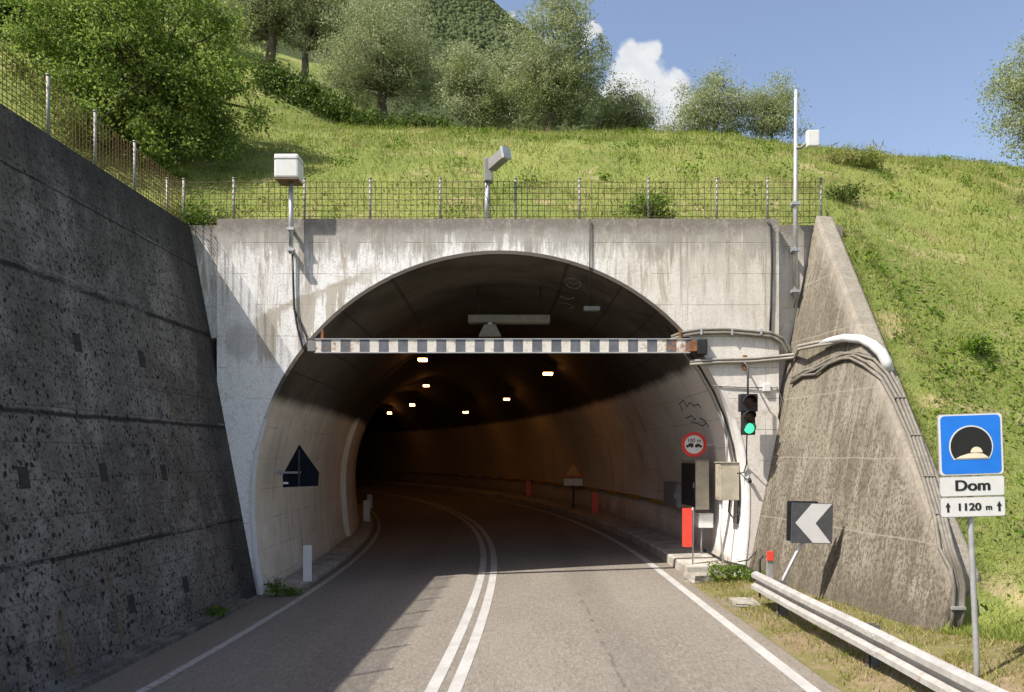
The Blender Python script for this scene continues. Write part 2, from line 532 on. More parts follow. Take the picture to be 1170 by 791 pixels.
def mat_verge():
    t = NT('verge_soil')
    n = t.noise(1.2, 6, .7); n2 = t.noise(9, 5, .75); n3 = t.noise(45, 3, .8)
    col = t.mix(t.step(n, .4, .62), (.22, .17, .105), (.15, .15, .05))
    col = t.mix(t.step(n2, .5, .72, 0, .7), col, (.34, .28, .19))
    col = t.mix(t.step(n3, .5, .7, 0, .5), col, (.10, .08, .05))
    return t.pbr(col, 1.0, spec=.1, normal=t.bump(n3, .8, .03))


def mat_leaf(name, stops, trans=.35, rough=.55, spec=.3, patch=.6, patch_col=None, dry=None):
    """foliage: each leaf takes a colour of its own; branches of the crown differ in tone"""
    t = NT(name)
    r = t.rand_island()
    rp = t.n('ShaderNodeValToRGB')
    t.put(rp.inputs[0], r)
    el = rp.color_ramp.elements
    while len(el) < len(stops): el.new(.5)
    for e, (p, c) in zip(el, stops):
        e.position = p; e.color = (*c, 1)
    col = rp.outputs[0]
    if patch_col is not None:
        col = t.mix(t.step(t.noise(patch, 4, .65), .45, .68, 0, .75), col, patch_col)
    if dry is not None:
        # sun-bleached and lush patches of the sward
        col = t.mix(t.step(t.noise(.75, 6, .72), .50, .61, 0, .8), col, dry)
        col = t.mix(t.step(t.noise(1.3, 5, .7, vec=t.scale(t.co(), (1, 1.3, 1.7))), .55, .68, 0, .7), col, (.115, .185, .018))
        col = t.mix(t.step(t.noise(3.1, 5, .75), .52, .62, 0, .6), col, (.10, .12, .025))
        col = t.mix(t.step(t.noise(4.3, 5, .75), .56, .68, 0, .5), col, (.42, .38, .19))
    pb = t.n('ShaderNodeBsdfPrincipled')
    t.put(pb.inputs['Base Color'], col); pb.inputs['Roughness'].default_value = rough
    pb.inputs['Specular IOR Level'].default_value = spec*.4
    tr = t.n('ShaderNodeBsdfTranslucent'); t.put(tr.inputs[0], col)
    mx = t.n('ShaderNodeMixShader'); mx.inputs[0].default_value = trans
    t.t.links.new(pb.outputs[0], mx.inputs[1]); t.t.links.new(tr.outputs[0], mx.inputs[2])
    t.t.links.new(mx.outputs[0], t.out.inputs[0])
    return t.mat


def mat_bark():
    t = NT('bark')
    n = t.noise(6, 6, .75, st=(1, 1, .25))
    col = t.mix(t.step(n, .35, .65), (.055, .045, .035), (.17, .145, .115))
    return t.pbr(col, .95, spec=.1, normal=t.bump(n, .9, .04))


def mat_stripes():
    """height gauge: dark grey / white blocks, chipped and rusty"""
    t = NT('gauge_stripes'); x, y, z = t.sep()
    m = t.math('MODULO', t.math('ADD', x, 100*.378-.02), .378)
    s = t.step(m, .196, .2)
    n = t.noise(9, 6, .8); n2 = t.noise(3, 5, .75)
    white = t.mix(t.step(n, .45, .7, 0, .7), (.62, .60, .54), (.40, .35, .27))
    dark = t.mix(t.step(n2, .35, .7), (.08, .09, .108), (.14, .155, .18))
    col = t.mix(s, dark, white)
    rust = t.math('ADD', t.math('ADD', n, .045), t.math('MULTIPLY', t.step(x, 2.2, 3.6), .12))
    rust = t.math('ADD', rust, t.math('MULTIPLY', t.step(x, -2.6, -3.4), .05))
    col = t.mix(t.step(rust, .60, .70, 0, .8), col, (.28, .13, .06))
    return t.pbr(col, .6, spec=.4)


def emit(name, c, s):
    t = NT(name)
    e = t.n('ShaderNodeEmission'); e.inputs[0].default_value = (*c, 1); e.inputs[1].default_value = s
    t.t.links.new(e.outputs[0], t.out.inputs[0])
    return t.mat


def make_materials():
    M['portal'] = mat_portal(); M['left_wall'] = mat_left_wall(); M['wing'] = mat_wing()
    M['lining'] = mat_lining(); M['asphalt'] = mat_asphalt(); M['line'] = mat_line(); M['worn_line'] = mat_worn_line()
    M['kerb'] = mat_kerb(); M['gutter'] = mat_gutter(); M['earth'] = mat_earth(); M['verge'] = mat_verge()
    M['bark'] = mat_bark(); M['stripes'] = mat_stripes()
    M['whitepaint'] = simple('white_edge_paint', (.58, .575, .565), .7, var=.12, dirt=(.45, .41, .35), dirt_amt=.4)
    M['galv'] = simple('galvanised_steel', (.47, .48, .49), .5, .55, var=.2, scale=9, dirt=(.32, .29, .25), dirt_amt=.3)
    M['rail'] = simple('guardrail_zinc', (.44, .436, .425), .5, .25, var=.22, scale=5, dirt=(.26, .20, .13), dirt_amt=.65)
    M['railpost'] = simple('rail_post_steel', (.16, .155, .15), .7, .3, var=.3, scale=9)
    M['concrete_post'] = simple('fence_post_steel', (.25, .245, .23), .6, .3, var=.2, scale=12, dirt=(.2, .16, .12))
    M['wire'] = simple('rusty_wire', (.12, .085, .048), .85, .1, var=.3, scale=20)
    M['wirebrown'] = simple('brown_fence_wire', (.16, .10, .045), .85, .1, var=.3, scale=20)
    M['white_plastic'] = simple('white_housing', (.66, .66, .65), .45, var=.06, dirt=(.5, .47, .42), dirt_amt=.3)
    M['grey_plastic'] = simple('grey_housing', (.22, .22, .22), .5, var=.15, dirt=(.2, .18, .15), dirt_amt=.4)
    M['brown'] = simple('brown_trim', (.16, .10, .06), .7)
    M['dark'] = simple('dark_steel', (.022, .024, .028), .6, var=.4, spec=.3)
    M['navy'] = simple('dark_sign_back', (.007, .009, .016), .85, var=.3, spec=.1)
    M['black'] = simple('black_paint', (.02, .02, .022), .6, var=.3)
    M['ink'] = simple('sign_black', (.014, .014, .015), .5, var=.1)
    M['board'] = simple('dark_board', (.075, .078, .085), .5, var=.2, dirt=(.16, .15, .14), dirt_amt=.5)
    M['white'] = simple('sign_white', (.62, .62, .61), .45, var=.06, dirt=(.55, .53, .48), dirt_amt=.4)
    M['cream'] = simple('sign_cream', (.72, .66, .50), .45, var=.08)
    M['blue'] = simple('sign_blue', (.012, .17, .66), .4, var=.08)
    M['red'] = simple('sign_red', (.62, .03, .025), .45, var=.1)
    M['redrefl'] = simple('red_reflector', (.78, .075, .05), .4, var=.1, dirt=(.4, .1, .07), dirt_amt=.5)
    M['yellow'] = simple('sign_yellow', (.50, .32, .05), .5, var=.2)
    M['beige'] = simple('cabinet_beige', (.40, .36, .28), .6, var=.15, dirt=(.22, .18, .13), dirt_amt=.5)
    M['cable'] = simple('grey_cable', (.165, .152, .128), .7, var=.25, scale=10)
    M['conduit'] = simple('pale_conduit', (.26, .245, .21), .7, var=.2, scale=8, dirt=(.2, .18, .15), dirt_amt=.5)
    M['blackcable'] = simple('black_cable', (.03, .03, .03), .6)
    M['sleeve'] = simple('white_sleeve', (.55, .56, .57), .5, var=.1, dirt=(.5, .47, .42), dirt_amt=.3)
    M['rust'] = simple('rusty_steel', (.27, .12, .05), .85, .1, var=.4, scale=14)
    M['hole_shade'] = simple('weep_hole_shade', (.040, .037, .033), 1.0, var=.4, scale=12)
    M['graffiti'] = simple('spray_paint', (.03, .03, .035), .8, var=.3)
    M['palegraffiti'] = simple('faded_spray_paint', (.30, .28, .26), .8, var=.4)
    M['rubble'] = simple('rubble_concrete', (.29, .275, .24), .95, var=.3, scale=7, dirt=(.2, .17, .13))
    M['lamp'] = emit('sodium_lamp', (1.0, .38, .09), 17)
    M['green_on'] = emit('green_signal', (.07, .85, .33), 1.05)
    M['red_off'] = simple('red_lens_off', (.045, .012, .010), .35)
    M['amber_off'] = simple('amber_lens_off', (.06, .03, .008), .35)
    M['leaf_green'] = mat_leaf('broad_leaf', [(0, (.075, .140, .022)), (.45, (.150, .235, .042)), (.8, (.235, .315, .07)), (1, (.32, .36, .10))], .48, patch=1.1, patch_col=(.275, .335, .08))
    M['leaf_olive'] = mat_leaf('olive_leaf', [(0, (.16, .195, .085)), (.5, (.265, .305, .155)), (1, (.40, .44, .28))], .40, patch=.9, patch_col=(.265, .315, .12))
    M['leaf_hedge'] = mat_leaf('hedge_leaf', [(0, (.03, .06, .01)), (.6, (.07, .115, .02)), (1, (.13, .18, .035))], .35)
    M['leaf_weed'] = mat_leaf('weed_leaf', [(0, (.06, .12, .015)), (.6, (.12, .21, .02)), (1, (.2, .28, .04))], .4)
    M['grass'] = mat_leaf('grass_blade', [(0, (.13, .19, .03)), (.4, (.195, .26, .05)), (.75, (.26, .305, .075)), (.93, (.34, .34, .12)), (1, (.45, .41, .2))], .42, .6, .2, patch=.30, patch_col=(.235, .275, .065), dry=(.40, .345, .17))
    M['drygrass'] = mat_leaf('dry_grass_blade', [(0, (.12, .16, .025)), (.45, (.20, .21, .05)), (.75, (.32, .27, .10)), (1, (.42, .34, .18))], .35, .7, .2)
    M['forest'] = mat_leaf('far_forest', [(0, (.05, .068, .032)), (.5, (.07, .09, .04)), (1, (.10, .12, .05))], .0, .9, .1, patch=.03, patch_col=(.08, .1, .05))


make_materials()

# ------------------------------------------------------------------ road geometry
R0 = 78.0; Y0 = 16.0; CF = .035       # bend radius (left-hand), where it starts, cross fall


def M3(x, s, z):
    """road coordinates (offset right, run from Y0, height) -> world"""
    if s <= 0:
        return Vector((x, Y0+s, z))
    a = s/R0
    return Vector((-R0+(R0+x)*math.cos(a), Y0+(R0+x)*math.sin(a), z))


def rz(x): return CF*max(-6.0, min(6.0, x))


def strip(name, xs_of_s, ss, dz, mat, kind=None, tab=None, nx=1):
    mb = MB(); v = []
    for s in ss:
        x0, x1 = xs_of_s(s)
        for k in range(nx+1):
            x = x0+(x1-x0)*k/nx
            v.append(M3(x, s, rz(x)+dz))
    w = nx+1
    f = [(i*w+k, i*w+k+1, (i+1)*w+k+1, (i+1)*w+k) for i in range(len(ss)-1) for k in range(nx)]
    mb.add(v, f)
    o = mb.build(name, mat)
    for p in o.data.polygons:
        if p.normal.z < 0: p.flip()
    if kind: tag(o, kind=kind)
    return o


SS = [-40+i*1.0 for i in range(25)] + [-15+i*.5 for i in range(250)]


def build_roads():
    # ground sheet to the horizon
    mb = MB(); R = 3000
    mb.add([(-R, -R, -.75), (R, -R, -.75), (R, R, -.75), (-R, R, -.75)], [(0, 1, 2, 3)])
    tag(mb.build('ground', M['earth']), kind='structure')
    strip('road', lambda s: (-5.2, 3.62), SS, 0, M['asphalt'], 'structure', nx=8)
    strip('shoulder', lambda s: (3.4, 5.2), [s for s in SS if s < .5], -.02, M['verge'], 'structure', nx=2)
    lc = lambda s: -.54-(.23*(min(s, 0)/7.75)**2 if s < 0 else 0)
    rl = lambda s: 3.17
    ll = lambda s: -4.03-(.28*(s/7.4)**2 if s < 0 else 0)*(1 if s > -9 else 0)-(0 if s > -9 else .414)
    roads = []
    def mark(name, fn, hw, m):
        tag(strip(name, lambda s: (fn(s)-hw, fn(s)+hw), SS, .005, m), kind='structure')
    mark('centre_line', lambda s: lc(s)-.13, .075, M['line'])
    mark('centre_line', lambda s: lc(s)+.13, .075, M['line'])
    mark('edge_line', rl, .075, M['line'])
    mark('edge_line', ll, .065, M['worn_line'])

    # raised pavements inside the tunnel (right: tall kerb, left: low kerb)
    def pavement(x0, x1, s0, zt, name):
        mb = MB(); ss = [s0+i*.5 for i in range(int((96-s0)/.5))]
        v = []
        for i, s in enumerate(ss):
            for (x, z) in ((x0, -.5), (x0, zt(x0)), (x1, zt(x1)), (x1, -.5)):
                v.append(M3(x, s, z))
        f = []
        for i in range(len(ss)-1):
            for k in range(3):
                f.append((i*4+k, i*4+k+1, (i+1)*4+k+1, (i+1)*4+k))
        f.append((0, 3, 2, 1))
        mb.add(v, f)
        o = mb.build(name, M['kerb'])
        bv = o.modifiers.new('b', 'BEVEL'); bv.width = .03; bv.segments = 2
        tag(o, kind='structure')
    pavement(3.56, 4.85, -.85, lambda x: rz(x)+.21, 'pavement')
    pavement(-4.9, -4.26, -1.25, lambda x: rz(x)+.11, 'pavement')
    # gutter kerb along the left wall
    mb = MB(); v = []; ys = [-20+i*1.0 for i in range(35)]
    for y in ys:
        b = lw_base(y)
        for (x, z) in ((b-.1, -.09), (b+.10, -.10), (b+.13, rz(-5)+.02), (b+.17, rz(-5)+.07), (b+.25, rz(-5)+.065), (b+.26, -.3)):
            v.append((x, y, z))
    f = [(i*6+k, i*6+k+1, (i+1)*6+k+1, (i+1)*6+k) for i in range(len(ys)-1) for k in range(5)]
    mb.add(v, f)
    tag(mb.build('gutter', M['gutter']), kind='structure')


def lw_base(y): return -5.08-.041*(YP-y)
def lw_face(y, z): return lw_base(y)-.187*(z+.15)


# ------------------------------------------------------------------ tunnel



def profile(n_arc=56, r=RT):
    k = r/RT
    pts = []
    def side(z): return r-.12*((ZC-z)/1.5)**2
    for z in (-.6, -.2, .2, .6, 1.0, 1.35):
        pts.append((-side(z), z))
    for i in range(n_arc+1):
        a = PI-PI*i/n_arc
        pts.append((r*math.cos(a), ZC+r*math.sin(a)))
    for z in (1.35, 1.0, .6, .2, -.2, -.6):
        pts.append((side(z), z))
    return pts


def hit_tunnel(px, py, inset=.02, r=RT):
    """where a sight line meets the lining"""
    y = YP+.02
    while y < 110:
        p = P(px, py, y)
        if p.y <= Y0: u, s = p.x-UC, p.y-Y0
        else:
            rr = math.hypot(p.x+R0, p.y-Y0); u = rr-R0-UC; s = R0*math.atan2(p.y-Y0, p.x+R0)
        rad = math.hypot(u, p.z-ZC) if p.z > ZC else abs(u)
        if rad > r-inset: return p
        y += .01
    return p


def build_tunnel():
    root = empty('road_tunnel', (UC, YP, 0), 'curving road tunnel with white painted lower walls and sooty black vault', 'tunnel')
    def tube(s0, s1, r, ds=.5, step=False):
        pr = profile(r=r); n = len(pr)
        if step:      # the inner tube stands a little forward on the left-hand side
            pr = [(u*(1-.035*min(1, max(0, -u-1)/2.5)), z) for u, z in pr]
        ss = list(np.arange(s0, s1, ds))+[s1]
        v, hr, rn, sd = [], [], [], []
        for s in ss:
            for (u, z) in pr:
                v.append(M3(UC+u, s, z)); hr.append(z-(4.09+.0885*u) + max(0, abs(u) < 3.0 and 0 or 0)); rn.append(s+20); sd.append(u)
        f = [(i*n+k, i*n+k+1, (i+1)*n+k+1, (i+1)*n+k) for i in range(len(ss)-1) for k in range(n-1)]
        return v, f, hr, rn, sd, ss, n
    V, Fc, H, Rn, Sd = [], [], [], [], []
    def app(d):
        b = len(V); V.extend(d[0]); Fc.extend([tuple(i+b for i in f) for f in d[1]]); H.extend(d[2]); Rn.extend(d[3]); Sd.extend(d[4])
        return b
    STEP = 9.0
    d1 = tube(YP-Y0-.006, STEP, RT); b1 = app(d1)
    d2 = tube(STEP, 100, RT, step=True); b2 = app(d2)
    n = d1[6]
    e1 = b1+(len(d1[5])-1)*n
    Fc.extend([(e1+k, e1+k+1, b2+k+1, b2+k) for k in range(n-1)])
    e2 = b2+(len(d2[5])-1)*n
    Fc.append(tuple(e2+k for k in range(n)))          # far end is dark and out of sight
    # front rim ring
    pr = profile(r=RT+.07); b3 = len(V)
    for (u, z) in pr:
        V.append(M3(UC+u, YP-Y0-.006, z)); H.append(z-(4.09+.0885*u)); Rn.append(18.8); Sd.append(u)
    Fc.extend([(b1+k, b1+k+1, b3+k+1, b3+k) for k in range(n-1)])
    me = bpy.data.meshes.new('lining'); me.from_pydata(V, [], Fc)
    for nm, dat in (('rel_height', H), ('run', Rn), ('side', Sd)):
        at = me.attributes.new(nm, 'FLOAT', 'POINT'); at.data.foreach_set('value', dat)
    for p in me.polygons: p.use_smooth = True
    me.set_sharp_from_angle(angle=math.radians(35))
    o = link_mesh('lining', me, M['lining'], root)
    # freshly painted white edge band round the lower part of the mouth
    pr = profile(r=RT-.008); v, f = [], []
    idx = [i for i, (u, z) in enumerate(pr) if (u < 0 and z < 3.5)]
    idr = [i for i, (u, z) in enumerate(pr) if (u > 0 and z < 3.4)]
    for ids, dep in ((idx, .12), (idr, .75)):
        mb = MB(); q = []
        for i in ids:
            u, z = pr[i]
            q += [M3(UC+u*1.017, YP-Y0-.012, z), M3(UC+u, YP-Y0-.012, z), M3(UC+u, YP-Y0+dep*min(1, (3.9-z)/2.6), z)]
        ff = []
        for i in range(len(ids)-1):
            for k in range(2): ff.append((i*3+k, i*3+k+1, (i+1)*3+k+1, (i+1)*3+k))
        mb.add(q, ff, smooth=True)
        mb.build('painted_edge', M['whitepaint'], root)
    # conduit with yellow reflector bands along the right wall
    mb = MB(); my = MB()
    z = 1.18
    pts = [M3(UC+RT-.07-.12*((ZC-z)/1.5)**2-.0, s, z+.04) for s in np.arange(3.5, 60, 1.0)]
    mb.tube(pts, .035, 6); mb.build('wall_conduit', M['cable'], root)
    for s in np.arange(5.0, 34, 2.6):
        q = [M3(UC+RT-.13-.12*((ZC-z)/1.5)**2-.0, s+d, z+.04) for d in (0, .5, 1.0, 1.5)]
        m2 = MB()
        v = []
        for p in q: v += [p+Vector((0, 0, -.06)), p+Vector((0, 0, .06)), p+Vector((.03, 0, .06)), p+Vector((.03, 0, -.06))]
        m2.add(v, [(i*4+k, i*4+(k+1) % 4, (i+1)*4+(k+1) % 4, (i+1)*4+k) for i in range(3) for k in range(4)])
        m2.build('yellow_band', M['yellow'], root)
    # vertical dark seams/cables on the right wall
    for px0, px1 in ((745, 722), (697, 694), (672, 668)):
        pass
    # sprayed scribbles
    def stroke(pix, w, m, inset=.012):
        g = MB(); pts = [hit_tunnel(x, y, inset) for x, y in pix]
        g.tube(pts, w, 5); return g
    g = MB()
    for pix in ([(776,462),(781,457),(785,465),(788,460),(793,464),(798,462),(801,466)],
                [(784,478),(790,475),(795,479),(789,482),(797,484),(803,487),(807,483),(810,488)],
                [(777,463),(780,470)], [(800,478),(806,481)]):
        g = MB(); g.tube([hit_tunnel(x, y, .004) for x, y in pix], .012, 5); g.build('graffiti', M['graffiti'], root)
    for pix in ([(642,322),(647,318),(655,318),(662,321),(664,326),(658,330),(650,328),(646,324)],
                [(650,322),(655,325),(660,323)], [(640,338),(648,342),(656,340)], [(637,346),(648,347),(657,350),(650,353)]):
        g = MB(); g.tube([hit_tunnel(x, y, .004) for x, y in pix], .016, 5); g.build('graffiti', M['palegraffiti'], root)


def build_portal():
    xl, xr, zt, zb = -5.87, 5.31, 7.3, -.6
    th = .55; r = RT+.055
    pr0 = profile(r=r)
    # add the corner rays so that the outline keeps its corners
    pr = []
    angs = [math.atan2(zt-ZC, xl-UC), math.atan2(zt-ZC, xr-UC)]
    arc = [math.atan2(z-ZC, u) for (u, z) in pr0 if z >= ZC-1e-6]
    arc = sorted(set([round(a, 6) for a in arc]+angs), reverse=True)
    side = [(u, z) for (u, z) in pr0 if z < ZC-1e-6]
    left = [p for p in side if p[0] < 0]; right = [p for p in side if p[0] > 0]
    inner, outer = [], []
    for u, z in left: inner.append((UC+u, z)); outer.append((xl, z))
    for a in arc:
        c, s = math.cos(a), max(0, math.sin(a))
        inner.append((UC+r*c, ZC+r*s))
        ts = []
        if c < -1e-9: ts.append((xl-UC)/c)
        if c > 1e-9: ts.append((xr-UC)/c)
        if s > 1e-9: ts.append((zt-ZC)/s)
        t = min(q for q in ts if q > 0)
        outer.append((UC+t*c, ZC+t*s))
    for u, z in right: inner.append((UC+u, z)); outer.append((xr, z))
    n = len(inner); mb = MB()
    v = [(x, YP, z) for x, z in inner]+[(x, YP, z) for x, z in outer]+[(x, YP+th, z) for x, z in inner]+[(x, YP+th, z) for x, z in outer]
    f = []
    for i in range(n-1):
        f += [(i, i+1, n+i+1, n+i), (2*n+i, 3*n+i, 3*n+i+1, 2*n+i+1), (n+i, n+i+1, 3*n+i+1, 3*n+i), (i, 2*n+i, 2*n+i+1, i+1)]
    mb.add(v, f)
    root = empty('portal_wall', (0, YP, 0), 'pale stained concrete portal wall framing the tunnel mouth', 'wall')
    mb.build('front_wall', M['portal'], root)
    # set-back flanks and a low coping
    m = MB(); m.box((-7.3, YP+.16, 4.95), (xl-.002, YP+.7, 7.22)); m.build('flank', M['portal'], root)
    m = MB(); m.box((-7.3, YP+.45, -.6), (xl-.002, YP+.9, 4.94)); m.build('recess', M['wing'], root)
    m = MB(); m.tube([(-6.02, YP+.2, -.4), (-6.03, YP+.2, 4.9)], .07, 8); m.build('drain_pipe', M['dark'], root)
    m = MB(); m.box((xr+.002, YP+.28, -.6), (6.7, YP+.8, 7.26)); m.build('flank', M['portal'], root)


def build_left_wall():
    root = empty('retaining_wall', (-5.6, 0, -.3), 'tall blackened concrete retaining wall leaning back along the left road edge', 'wall')
    mb = MB(); ys = [-26, -16, -8, 0, 4, 8, 11, 13, YP+.10]; v = []
    for y in ys:
        for (dx, z) in ((0, -.4), (0, 7.18), (-.42, 7.2), (-.42, -.4)):
            v.append((lw_face(y, z)+dx, y, z))
    f = [(i*4+k, i*4+(k+1) % 4, (i+1)*4+(k+1) % 4, (i+1)*4+k) for i in range(len(ys)-1) for k in range(4)]
    f += [(0, 1, 2, 3), tuple(4*(len(ys)-1)+k for k in (3, 2, 1, 0))]
    mb.add(v, f); mb.build('wall_face', M['left_wall'], root)
    # weep holes: raised dark plates painted as the shade inside square holes, with a pale lip
    def on_wall(px, py):
        y = 2.0
        while y < 16:
            p = P(px, py, y)
            if p.x <= lw_face(y, p.z): return p
            y += .01
        return p
    for px, py in ((88, 392), (162, 411), (27, 546), (118, 540), (187, 540), (150, 690), (212, 668)):
        p = on_wall(px, py); m = MB()
        up = Vector((-.187, 0, 1)).normalized(); al = Vector((.041, 1, 0)).normalized(); nr = al.cross(up).normalized()
        m.obox(p+nr*.004, al*.085, up*.13, nr*.004)
        m.build('weep_hole', M['hole_shade'], root)
        m = MB(); m.obox(p+up*.155+nr*.006, al*.10, up*.025, nr*.012); m.build('lip', M['left_wall'], root)


# wing wall on the right: battered face, sloping top
def wing_base(y): return 7.092-.1596*y
def wing_face(y, z): return wing_base(y)+.206*(z-.4)
def wing_top(y): return 1.08+(y-9.6)*(7.16-1.08)/(YP-9.6)
def on_wing(px, py):
    tx, tz = (px-CX)/F, (HY-py)/F
    y = 7.545/(tx+.1596-.206*tz)
    return P(px, py, y)


WN = Vector((-1.0, -.1596, .206)).normalized()


def build_wing():
    root = empty('wing_wall', (5.4, 12.2, .2), 'rough beige concrete wing wall with sloping top right of the tunnel mouth', 'wall')
    mb = MB(); ys = [9.6+(YP+.27-9.6)*i/12 for i in range(13)]; v = []
    for y in ys:
        zt = wing_top(y)
        for (x, z) in ((wing_face(y, -.3), -.3), (wing_face(y, zt), zt), (wing_face(y, zt)+.36, zt-.03), (wing_face(y, zt)+.42, -.3)):
            v.append((x, y, z))
    f = [(i*4+k, i*4+(k+1) % 4, (i+1)*4+(k+1) % 4, (i+1)*4+k) for i in range(12) for k in range(4)]
    f += [(0, 1, 2, 3), (51, 50, 49, 48)]
    mb.add(v, f)
    o = mb.build('wall_face', M['wing'], root)
    bv = o.modifiers.new('b', 'BEVEL'); bv.width = .05; bv.segments = 2; bv.limit_method = 'ANGLE'
    return root


# ------------------------------------------------------------------ terrain
PK = [(-40, .3), (5, .3), (7, .5), (9.2, .85), (10.0, 1.4), (12, 3.75), (14.8, 6.95), (15.6, 7.45), (20, 10.85), (25, 13.5), (27.5, 14.4), (31, 15.3), (40, 17.2), (60, 21.5), (120, 34)]


def pk(y):
    for (a, za), (b, zb) in zip(PK, PK[1:]):
        if y <= b:
            t = max(0, (y-a)/(b-a)); return za+(zb-za)*t
    return PK[-1][1]


def h_terrain(x, y):
    """hillside height"""
    yy = y-.2*max(0, x-6.0)
    s = 0
    for d in (-.8, -.4, 0, .4, .8): s += pk(yy+d)
    z = s/5-.015*max(-20, min(20, x))
    if y > 26 and x < -3:
        k = min(1, (-3-x)/7); z += .36*min(y-26, 16)*k*k*(3-2*k)
    if x < -6.8:
        z2 = 7.05+.5*min(-6.8-x, 30)
        z = max(z+.28*min(-6.8-x, 30)*min(1, max(0, (y-14)/6)), z2-.12*max(0, min(y-14, 8))*.5)
        # terraces on the upper left
        if y > 28: z += .35*math.sin((y+x*.3)*1.3)
    z += .14*mnoise.noise(Vector((x*.35, y*.35, 0)))+.05*mnoise.noise(Vector((x*1.3, y*1.3, 3)))
    return z


def h_right(x, y):
    """bank right of the road"""
    z = h_terrain(x, y)
    if y < 15.3:
        k = min(1, max(0, (10.2-y)/3.2)); k = k*k*(3-2*k)
        zv = .12+(x-3.5)*(.075+.20*k)+.03*mnoise.noise(Vector((x*1.5, y*1.5, 1)))
        t = min(1, max(0, (x-5.5)/1.6))
        t = t*t*(3-2*t)
        if y > 9.6: t = t if x > wing_base(y)+.3 else 0
        z = zv*(1-t)+z*t
    return z


def patch(mb, us, vs, fn, mi=0):
    v = [fn(u, w) for u in us for w in vs]; m = len(vs)
    mb.add(v, [(i*m+k, (i+1)*m+k, (i+1)*m+k+1, i*m+k+1) for i in range(len(us)-1) for k in range(m-1)], mi, True)


def right_left_edge(y):
    return wing_face(y, wing_top(y))+.30 if y > 9.6 else 5.5


def build_terrain():
    mb = MB()
    ysb = list(np.arange(15.2, 34, .4))+list(np.arange(34, 62, 2.0))+[70, 90, 120]
    xsb = [-90, -70, -55, -45, -38]+list(np.arange(-34, 30, .6))+[32, 38, 46, 60, 80, 110]
    patch(mb, xsb, ysb, lambda x, y: (x, y, h_terrain(x, y)))
    # left, behind the retaining wall
    ysl = list(np.arange(-26, 15.3, .6))+[15.2]
    patch(mb, list(np.linspace(0, 1, 24)), ysl, lambda u, y: (lw_face(y, 7.1)-.38-u*u*60, y, h_terrain(lw_face(y, 7.1)-.38-u*u*60, y) if u > 0 else 7.08))
    # right bank
    ysr = list(np.arange(-26, 9.5, .5))+list(np.arange(9.5, 9.7, .05))+list(np.arange(9.7, 15.2, .25))+[15.2]
    def rb(u, y):
        x = right_left_edge(y)+u*u*75
        z = h_right(x, y)
        if y > 9.6:
            k = max(0, 1-(x-right_left_edge(y))/1.0)
            z = z*(1-k)+(wing_top(y)-.12)*k
        return (x, y, z)
    patch(mb, list(np.linspace(0, 1, 46)), ysr, rb)
    me_o = mb.build('hillside', M['earth'], fix=False)
    tag(me_o, kind='structure')
    # verge between road edge and the wall
    mv = MB()
    ysv = list(np.arange(-26, 14.7, .35))+[14.75]
    patch(mv, list(np.linspace(0, 1, 12)), ysv, lambda u, y: (3.45+u*((5.52 if y < 9.55 else wing_base(y)+.15)-3.45), y, (rz(3.5)+.004)*(1-min(1, u*5))+h_right(3.45+u*(2.07 if y < 9.55 else wing_base(y)+.15-3.45), y)*min(1, u*5)))
    tag(mv.build('verge', M['verge'], fix=False), kind='structure')
    for o in (me_o, bpy.data.objects['verge']):
        bm = bmesh.new(); bm.from_mesh(o.data)
        for f in bm.faces:
            if f.normal.z < 0: f.normal_flip()
        bm.to_mesh(o.data); bm.free()


def blades(pts, hmin, hmax, width, lean=.5, name='grass', mat=None):
    """one triangle per blade"""
    n = len(pts)
    a = RNG.uniform(0, 2*PI, n); hh = RNG.uniform(hmin, hmax, n)*RNG.uniform(.6, 1, n)
    d = np.stack([np.cos(a), np.sin(a), np.zeros(n)], 1)
    b = RNG.uniform(0, 2*PI, n)
    l = np.stack([np.cos(b), np.sin(b), np.zeros(n)], 1)*(RNG.uniform(0, lean, n)*hh)[:, None]
    w = width*RNG.uniform(.6, 1.4, n)[:, None]
    top = pts+l+np.stack([np.zeros(n), np.zeros(n), hh], 1)
    v = np.stack([pts-d*w, pts+d*w, top], 1)
    return v.reshape(-1, 3)


